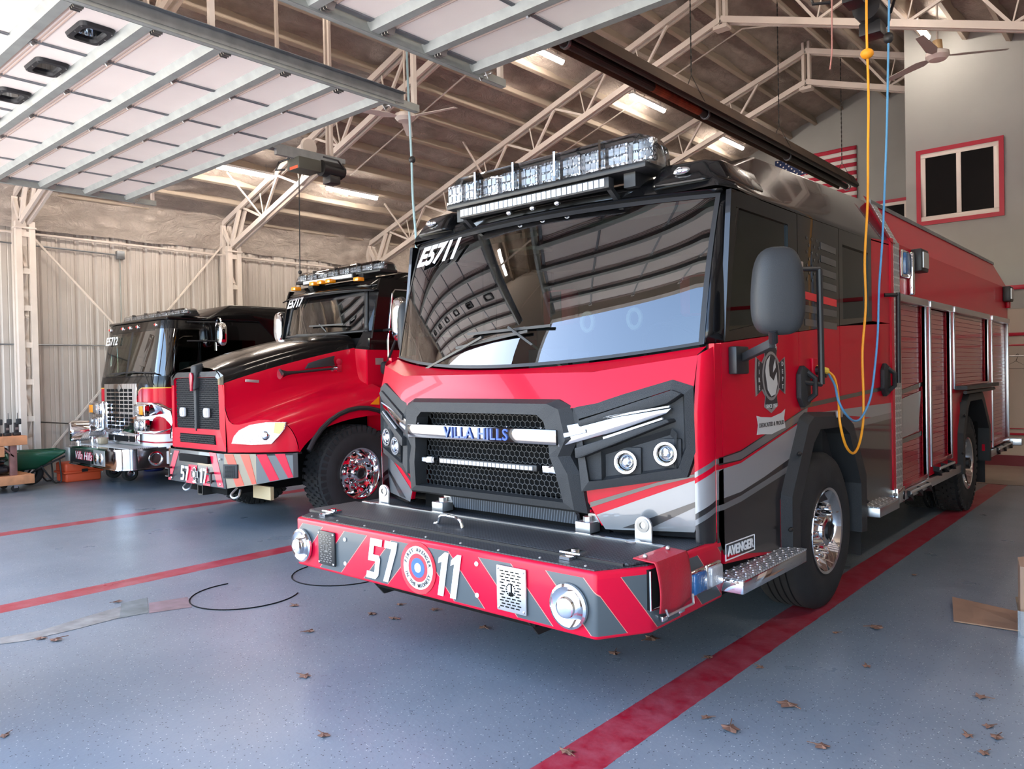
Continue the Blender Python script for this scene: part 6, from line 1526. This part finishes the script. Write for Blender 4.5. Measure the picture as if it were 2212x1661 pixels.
for (a, b, c, d) in (((248, 812), (272, 804), (240, 808), (290, 803)), ((322, 832), (312, 806), (290, 804), (335, 805))):
    MB().bar(at(*a, 'y', 5.20), at(*b, 'y', 5.22), .016).build('wiper_arm', PLAS2, E3); MB().bar(at(*c, 'y', 5.22), at(*d, 'y', 5.22), .01, .02).build('wiper_blade', PLAS2, E3)
for dx in (-.6, .0, .6): MB().box(C3+dx-.2, C3+dx+.2, 6.5, 6.7, 1.2, 2.0).build('seat', INT, E3, bevel=.05)
MB().box(C3-1.05, C3+1.05, 5.5, 5.8, 1.2, 1.72).build('dashboard', INT, E3)
MB().box(C3+H3+.001, C3+H3+.004, 5.95, 6.9, 1.75, 2.3).build('side_window', GLSD, E3)
# ------------------------------------------------------------------ things along the left wall
def wp_(x, y, z=0): return at(x, y, 'z', z)
# workbench on castors
wb_ = thing('workbench', 'pine workbench on castors at the left edge with bagged gear beneath', 'workbench', (-13.9, 3.0, 0))
bx1, by1 = -13.42, 3.99   # front right corner
bx0, by0 = -14.2, 2.1
MB().box(bx0, bx1, by0, by1, .72, .86).build('worktop', WOOD, wb_, bevel=.008); MB().box(bx0-.02, bx1+.02, by0, by1+.08, .12, .26).build('lower_shelf', WOOD, wb_, bevel=.008)
for x in (bx0+.06, bx1-.08):
    for y in (by0+.1, by1-.18): MB().box(x-.045, x+.045, y-.045, y+.045, .26, .72).build('leg', WOOD2, wb_, bevel=.004)
MB().box(bx1-.4, bx1+.005, 2.9, 3.68, .56, .715).build('drawer', WOOD, wb_, bevel=.006); MB().bar((bx1-.06, by1-.35, .72), (bx1-.06, by1-.18, .55), .05, .02).build('corner_brace', WOOD2, wb_)
for x in (bx0+.1, bx1-.12):
    for y in (by0+.15, by1-.15):
        c = MB().cyl((x-.02, y, .05), (x+.02, y, .05), .05, 18).build('castor', PLAS2, wb_, smooth=True); MB().box(x-.03, x+.03, y-.02, y+.03, .06, .12).build('castor_fork', CHR, c)
def radio(x, y, label):
    t = thing('handheld_radio', label, 'radio', (x, y, .86), 'handheld radios in chargers')
    MB().box(x-.045, x+.055, y-.05, y+.05, .86, .91).build('charger_base', PLAS2, t, bevel=.01); MB().box(x-.022, x+.022, y-.03, y+.03, .89, 1.06).build('body', PLAS2, t, bevel=.006)
    MB().cyl((x, y+.02, 1.05), (x, y+.02, 1.21), .007, 8, .004).build('antenna', PLAS2, t); MB().box(x+.02, x+.05, y-.01, y+.06, 1.03, 1.12).build('speaker_mic', PLAS, t, bevel=.012)
    MB().box(x+.022, x+.025, y-.02, y+.02, .95, .985).build('key_pad', ZINC, t)
for i, (x, y) in enumerate(((-13.62, 3.90), (-13.62, 3.775), (-13.62, 3.65), (-13.8, 3.45))):
    radio(x, y, ['black handheld radio in its charger at the rear end of the pine workbench', 'second black handheld radio from the rear end of the workbench', 'third black handheld radio on the workbench, cut by the photo edge', 'black handheld radio furthest forward on the workbench'][i])
def bag(cx, cy, cz, rx, ry, rz, seed, label, m=None):
    mb = MB().ell((0, 0, 0), rx, ry, rz, 28, 16, .8)
    mb.tf(lambda p: V((cx, cy, cz))+p*(1+.22*noise.noise(p*7+V((seed, 0, 0))))+V((0, 0, .0)))
    o = mb.build('gear_bag', m or BAG, smooth=True); tag(o, label, 'bag', 'gear bags on the workbench shelf')
bag(-13.72, 3.55, .345, .24, .32, .08, 1, 'shiny black bag flat on the lower workbench shelf')
bag(-13.74, 3.5, .48, .20, .30, .05, 5, 'black bag lying on top of the flat one under the workbench')
bag(-13.78, 3.6, .62, .18, .22, .07, 9, 'crumpled black bag with red pieces tucked under the worktop')
bag(-13.75, 2.85, .345, .24, .26, .08, 13, 'dark blue and white bag at the left of the workbench shelf', mat('blue plastic', (.02, .03, .10), .25, bump=.8, bscale=15))
# wheelbarrow
wbx, wby = -14.2, 4.22
wr = thing('wheelbarrow', 'green wheelbarrow between the workbench and the orange case', 'wheelbarrow', (wbx, wby, 0))
def tray(k): # loft rings: bottom to rim
    return [(-.16*k[0], -.20*k[1], k[2]), (.16*k[0], -.20*k[1], k[2]), (.20*k[0], .2*k[1]+k[3], k[2]), (-.20*k[0], .2*k[1]+k[3], k[2])]
tr = MB(); rings = [[V((wbx+x, wby+y, z)) for x, y, z in r] for r in ([(-.14, -.22, .27), (.14, -.22, .27), (.14, .10, .27), (-.14, .10, .27)], [(-.30, -.40, .56), (.30, -.40, .60), (.30, .52, .54), (-.30, .52, .54)])]
for i in range(4): j = (i+1) % 4; tr.poly([rings[0][i], rings[0][j], rings[1][j], rings[1][i]])
tr.poly(rings[0]); tr.build('tray', GRN, wr, bevel=.05, seg=3, solid=.01, recalc=True)
MB().tube([rings[1][0], rings[1][1], rings[1][2], rings[1][3]], .012, 8, True).build('tray_rim', GRN, wr)
for s in (-1, 1):
    MB().tube([(wbx+s*.07, wby+.02, .2), (wbx+s*.14, wby+.1, .27), (wbx+s*.24, wby+.45, .44), (wbx+s*.28, wby+1.0, .60)], .016, 8).build('handle', PLAS2, wr)
    MB().tube(smooth_path([(wbx+s*.2, wby+.12, .32), (wbx+s*.2, wby+.30, .05), (wbx+s*.2, wby+.36, .02), (wbx+s*.2, wby+.42, .06), (wbx+s*.2, wby+.40, .40)]), .014, 8).build('leg', PLAS2, wr)
MB().lathe([(-.05, .10), (-.06, .16), (-.04, .195), (.04, .195), (.06, .16), (.05, .10)], (wbx, wby+.02, .2), (1, 0, 0), 30).build('wheel', RUB, wr, smooth=True)
# orange case
oc = thing('tool_case', 'orange plastic case standing on the floor under the chrome bumper', 'case', (-13.75, 5.0, 0))
ocx, ocy = -14.20, 4.98
def case_box(z0, z1, k, nm): 
    return MB().prism([(ocx-.24*k, ocy-.30*k, z0), (ocx+.24*k, ocy-.30*k, z0), (ocx+.24*k, ocy+.30*k, z0), (ocx-.24*k, ocy+.30*k, z0)], (0, 0, z1-z0)).build(nm, ORG, oc, bevel=.03, seg=3)
case_box(.0, .15, .93, 'case_body'); case_box(.14, .18, 1.04, 'case_rim'); case_box(.17, .32, .95, 'case_lid')
MB().box(ocx+.24, ocx+.26, ocy-.04, ocy+.05, .16, .21).build('latch', PLAS2, oc)
# small cart wheel and blue drum behind the bumper
dr = MB().lathe([(0, 0), (.0, .16), (.02, .18), (.45, .18), (.5, .14), (.52, .0)], (-14.45, 6.35, .0), (0, 0, 1), 24).build('blue_drum', mat('blue drum', (.01, .025, .22), .4), smooth=True); tag(dr, 'blue plastic drum standing behind the left end of the chrome bumper', 'drum')
sw = thing('hand_cart', 'small wheeled cart parked under the left engine bumper', 'cart', (-13.2, 5.4, 0))
for x in (-13.95, -13.3): 
    t_ = MB().lathe([(-.04, .06), (-.045, .1), (-.03, .125), (.03, .125), (.045, .1), (.04, .06)], (x, 5.45, .125), (1, 0, 0), 24).build('wheel', RUB, sw, smooth=True); MB().lathe([(.042, .0), (.03, .05), (.042, .062), (-.04, .062)], (x, 5.45, .125), (1, 0, 0), 20).build('hub', CHR, t_, smooth=True)
MB().box(-13.95, -13.3, 5.4, 6.0, .15, .19).build('cart_frame', DARK, sw)
# ------------------------------------------------------------------ cardboard at the right
c0, c1, c2, c3 = [wp_(x, y, .012) for x, y in ((2057, 1298), (2205, 1322), (2212+60, 1372), (2060, 1340))]
cs = MB().prism([V((p.x, p.y, .004+(.03 if i == 0 else 0))) for i, p in enumerate((c0, c1, c2, c3))], (0, 0, .008)).build('cardboard_sheet', CARD); tag(cs, 'flat brown cardboard sheet lying on the grey floor at the right edge', 'cardboard')
b0 = wp_(2200, 1365); bxx, byy = b0.x, b0.y
bxo = thing('cardboard_box', 'upright striped cardboard box wrapped in clear film at the right edge', 'box', (bxx+.3, byy+.1, 0))
MB().prism([wp_(2205, 1372), wp_(2330, 1400), wp_(2330, 1330), wp_(2200, 1345)], (0, 0, .42)).build('carton', mat('corrugated edge', (.42, .27, .19), .8), bxo)
MB().prism([wp_(2199, 1376)-V((0, 0, 0)), wp_(2335, 1405), wp_(2335, 1325), wp_(2194, 1343)], (0, 0, .16)).build('plastic_wrap', glass('wrap film', (.75, .78, .85), 2.0), bxo)
# clothes hangers and rail on the wall behind the box
rl = MB().tube([(-3.4, YM-.12, 1.955), (XR, YM-.12, 1.955)], .014, 8).build('coat_rail', RED2); tag(rl, 'thin red coat rail on the cream wall behind the nearest engine', 'rail')
rl = MB().tube([(-3.4, YM-.25, 1.78), (XR, YM-.25, 1.78)], .012, 8).build('coat_rail', SIL); tag(rl, 'chrome coat rail with wire hangers just below the red rail', 'rail')
for hx_, lab in ((-2.03, 'wire clothes hanger at the right end of the chrome rail'), (-2.55, 'wire clothes hanger further left on the chrome rail')):
    y_ = YM-.25; hg = MB().tube(smooth_path([(hx_, y_, 1.80), (hx_+.03, y_, 1.81), (hx_+.02, y_, 1.76), (hx_, y_, 1.70)]), .004, 5).tube([(hx_, y_, 1.70), (hx_-.2, y_-.05, 1.58), (hx_+.2, y_+.02, 1.58)], .004, 5, True).build('clothes_hanger', IRON); tag(hg, lab, 'hanger')
lm = thing('reflection_rack', 'unseen red rack with yellow helmets, added for the engine side to reflect', 'shelf', (3.0, 9.5, 0))
# unseen helmet rack, added to give the truck side something to reflect
MB().box(2.6, 3.6, 5.0, 13.5, 1.72, 1.80).build('shelf_board', RED2, lm)
for y in (5.0, 6.7, 8.4, 10.1, 11.8, 13.45): MB().box(2.6, 3.6, y-.02, y+.02, 0, 2.1).build('upright', RED2, lm)
for k, y in enumerate((5.6, 7.3, 9.0, 10.6, 12.5)):
    MB().ell((2.95, y, 1.88), .14, .18, .13, 16, 10).build('helmet', mat('yellow helmet', (.75, .55, .03), .35) if k == 0 else bpy.data.materials['yellow helmet'], lm, smooth=True)
# ------------------------------------------------------------------ leaves, floor patch, crack
rnd = random.Random(3)
def leaf_mb(r, seed):
    q = random.Random(seed); pts = []; n = 5
    for k in range(n):
        a = 2*PI*k/n+q.uniform(-.15, .15)+.3; R1 = r*q.uniform(.75, 1.1)
        pts.append((a-.40, r*.55)); pts.append((a-.22, R1*.78)); pts.append((a, R1)); pts.append((a+.22, R1*.76))
    mb = MB(); c = V((0, 0, .012)); P = []
    for a, rr in pts: P.append(V((rr*math.cos(a), rr*math.sin(a), .004+.35*rr*abs(math.sin(a*2+seed))*q.uniform(.2, .8))))
    for i in range(len(P)): mb.poly([c, P[i], P[(i+1) % len(P)]])
    mb.bar(c, (-r*1.5, r*.3, .012), .003); return mb
leaf_px = [(668, 1365, .04), (851, 1337, .04), (803, 1327, .04), (938, 1318, .04), (863, 1307, .035), (658, 1462, .04), (699, 1590, .035), (1327, 1413, .045), (1407, 1382, .06), (1530, 1421, .035), (1643, 1443, .035), (1701, 1524, .055), (1577, 1577, .055), (1225, 1626, .04), (1525, 1551, .03), (1893, 1357, .055), (1805, 1368, .03), (1872, 1440, .03), (2118, 1507, .04), (2152, 1594, .035), (2135, 1570, .03), (1775, 1614, .04), (120, 1384, .055), (88, 1380, .04), (254, 1301, .04), (636, 1309, .04), (10, 1590, .03), (1045, 1357, .045), (1975, 1243, .03), (2090, 1590, .03), (2125, 1628, .03)]
LW = ['on open floor in front of the E5711 bumper speaker', 'nearest the underside of the bumper at centre', 'just left of the leaf by the bumper centre', 'under the bumper below the round emblem', 'touching the shadow edge under the bumper numbers', 'alone on the floor midway between bumper and photo bottom', 'at the bottom left centre of the floor', 'beside a dark twig in front of the right bumper corner', 'large, directly below the right bumper corner', 'tiny and pale by the upper edge of the near red stripe', 'right of the near red stripe, tiny', 'large, right of the lower red stripe', 'large, below the biggest leaf right of the red stripe', 'on the red stripe close to the photo bottom', 'tiny, between the red stripe and the two large leaves', 'rightward of the front wheel on the grey floor', 'small, just right of the front tyre foot', 'tiny, on the grey floor below the front wheel leaf', 'below the cardboard sheet', 'in the lower right group, middle one', 'in the lower right group, upper one', 'at the bottom right centre, alone', 'curled, beside the bare concrete patch at left', 'next to the curled leaf on the concrete patch', 'between the far red stripe and the floor patch', 'by the scored circle under the left bumper end', 'at the far left bottom edge', 'deep under the bumper beside the frame gusset', 'on the grey floor left of the cardboard, tiny', 'in the lower right group, lowest left', 'in the lower right corner']
lf = []
for i, (x, y, r) in enumerate(leaf_px):
    if i < 6: o = leaf_mb(r, i).build('fallen_leaf', LEAFM, smooth=False); lf.append(o)
    else: o = lf[i % 6].copy(); COL.objects.link(o); k = r/.04; o.scale = (k, k, k)
    o.location = wp_(x, y); o.rotation_euler = (0, 0, rnd.uniform(0, 6.28)); tag(o, 'dry brown leaf '+LW[i], 'leaf', 'dry leaves scattered on the floor')
# patched strip and scored circles in the floor coating
def pat(l, m, z=.0015): return MB().prism([V((p.x, p.y, z)) for p in [wp_(x, y) for x, y in l]], (0, 0, .0012)).build('floor', m, kind='structure')
pat([(0, 1378), (90, 1362), (170, 1337), (262, 1310), (258, 1335), (170, 1358), (60, 1384), (0, 1392)], mat('bare concrete patch', (.24, .23, .215), .7, var=.3, vscale=9))
pat([(262, 1304), (318, 1291), (320, 1324), (258, 1336)], mat('green grey patch', (.15, .17, .17), .6, var=.3, vscale=9))
pat([(322, 1303), (405, 1290), (415, 1312), (322, 1325)], mat('worn red patch', (.24, .16, .17), .6, var=.25, vscale=9))
for (ccx, ccy, rx_, a0, a1) in ((-5.45, 3.07, .40, 170, 345), (-5.38, 3.93, .42, 190, 345)):
    c = V((ccx, ccy, 0)); MB().tube([(c.x+rx_*math.cos(math.radians(a)), c.y+rx_*math.sin(math.radians(a)), .002) for a in range(a0, a1+60, 8)], .006, 4).build('floor', DARK, kind='structure')
# ------------------------------------------------------------------ outside, sky and light
og = MB().box(-60, 45, -70, YF-.01, -.12, -.02).build('driveway', mat('pale concrete drive', (.54, .50, .46), .8, var=.1, vscale=.4), kind='structure')
w = bpy.data.worlds.new('sky'); S.world = w; w.use_nodes = True; nt = w.node_tree; bg = nt.nodes['Background']
sky = nt.nodes.new('ShaderNodeTexSky'); sky.sky_type = 'NISHITA'; sky.sun_elevation = math.radians(38); sky.sun_rotation = math.radians(250); sky.sun_disc = False; sky.sun_intensity = .6; sky.air_density = 1.0; sky.dust_density = .6
hs = nt.nodes.new('ShaderNodeHueSaturation'); hs.inputs['Saturation'].default_value = .95; nt.links.new(sky.outputs[0], hs.inputs['Color']); nt.links.new(hs.outputs[0], bg.inputs[0]); bg.inputs[1].default_value = .48
su = bpy.data.lights.new('sun', 'SUN'); su.energy = 11.5; su.angle = math.radians(1.5); su.color = (1, .95, .88)
so = bpy.data.objects.new('sun', su); COL.objects.link(so); so.rotation_euler = V((-.55, -.6, -.62)).to_track_quat('-Z', 'Y').to_euler()
so.rotation_euler = V((.62, -.12, -.7)).to_track_quat('-Z', 'Y').to_euler()
for (a, b, h) in openings:
    l = bpy.data.lights.new('door_portal', 'AREA'); l.shape = 'RECTANGLE'; l.size = b-a; l.size_y = h; l.cycles.is_portal = True
    o = bpy.data.objects.new('door_portal', l); COL.objects.link(o); o.location = ((a+b)/2, YF-.16, h/2); o.rotation_euler = (math.radians(-90), 0, 0)
    o.rotation_euler = V((0, 1, 0)).to_track_quat('-Z', 'Z').to_euler()
S.view_settings.view_transform = 'Standard'; S.view_settings.look = 'None'; S.view_settings.gamma = 1; S.view_settings.use_curve_mapping = False
S.view_settings.exposure = 1.5
c = S.cycles
c.use_denoising = True
try: c.denoiser = 'OPENIMAGEDENOISE'
except Exception: pass
c.max_bounces = 8; c.diffuse_bounces = 4; c.glossy_bounces = 4; c.transmission_bounces = 4; c.transparent_max_bounces = 8
c.sample_clamp_indirect = 6; c.caustics_reflective = False; c.caustics_refractive = False; c.blur_glossy = .5
c.use_adaptive_sampling = True; c.adaptive_threshold = .02
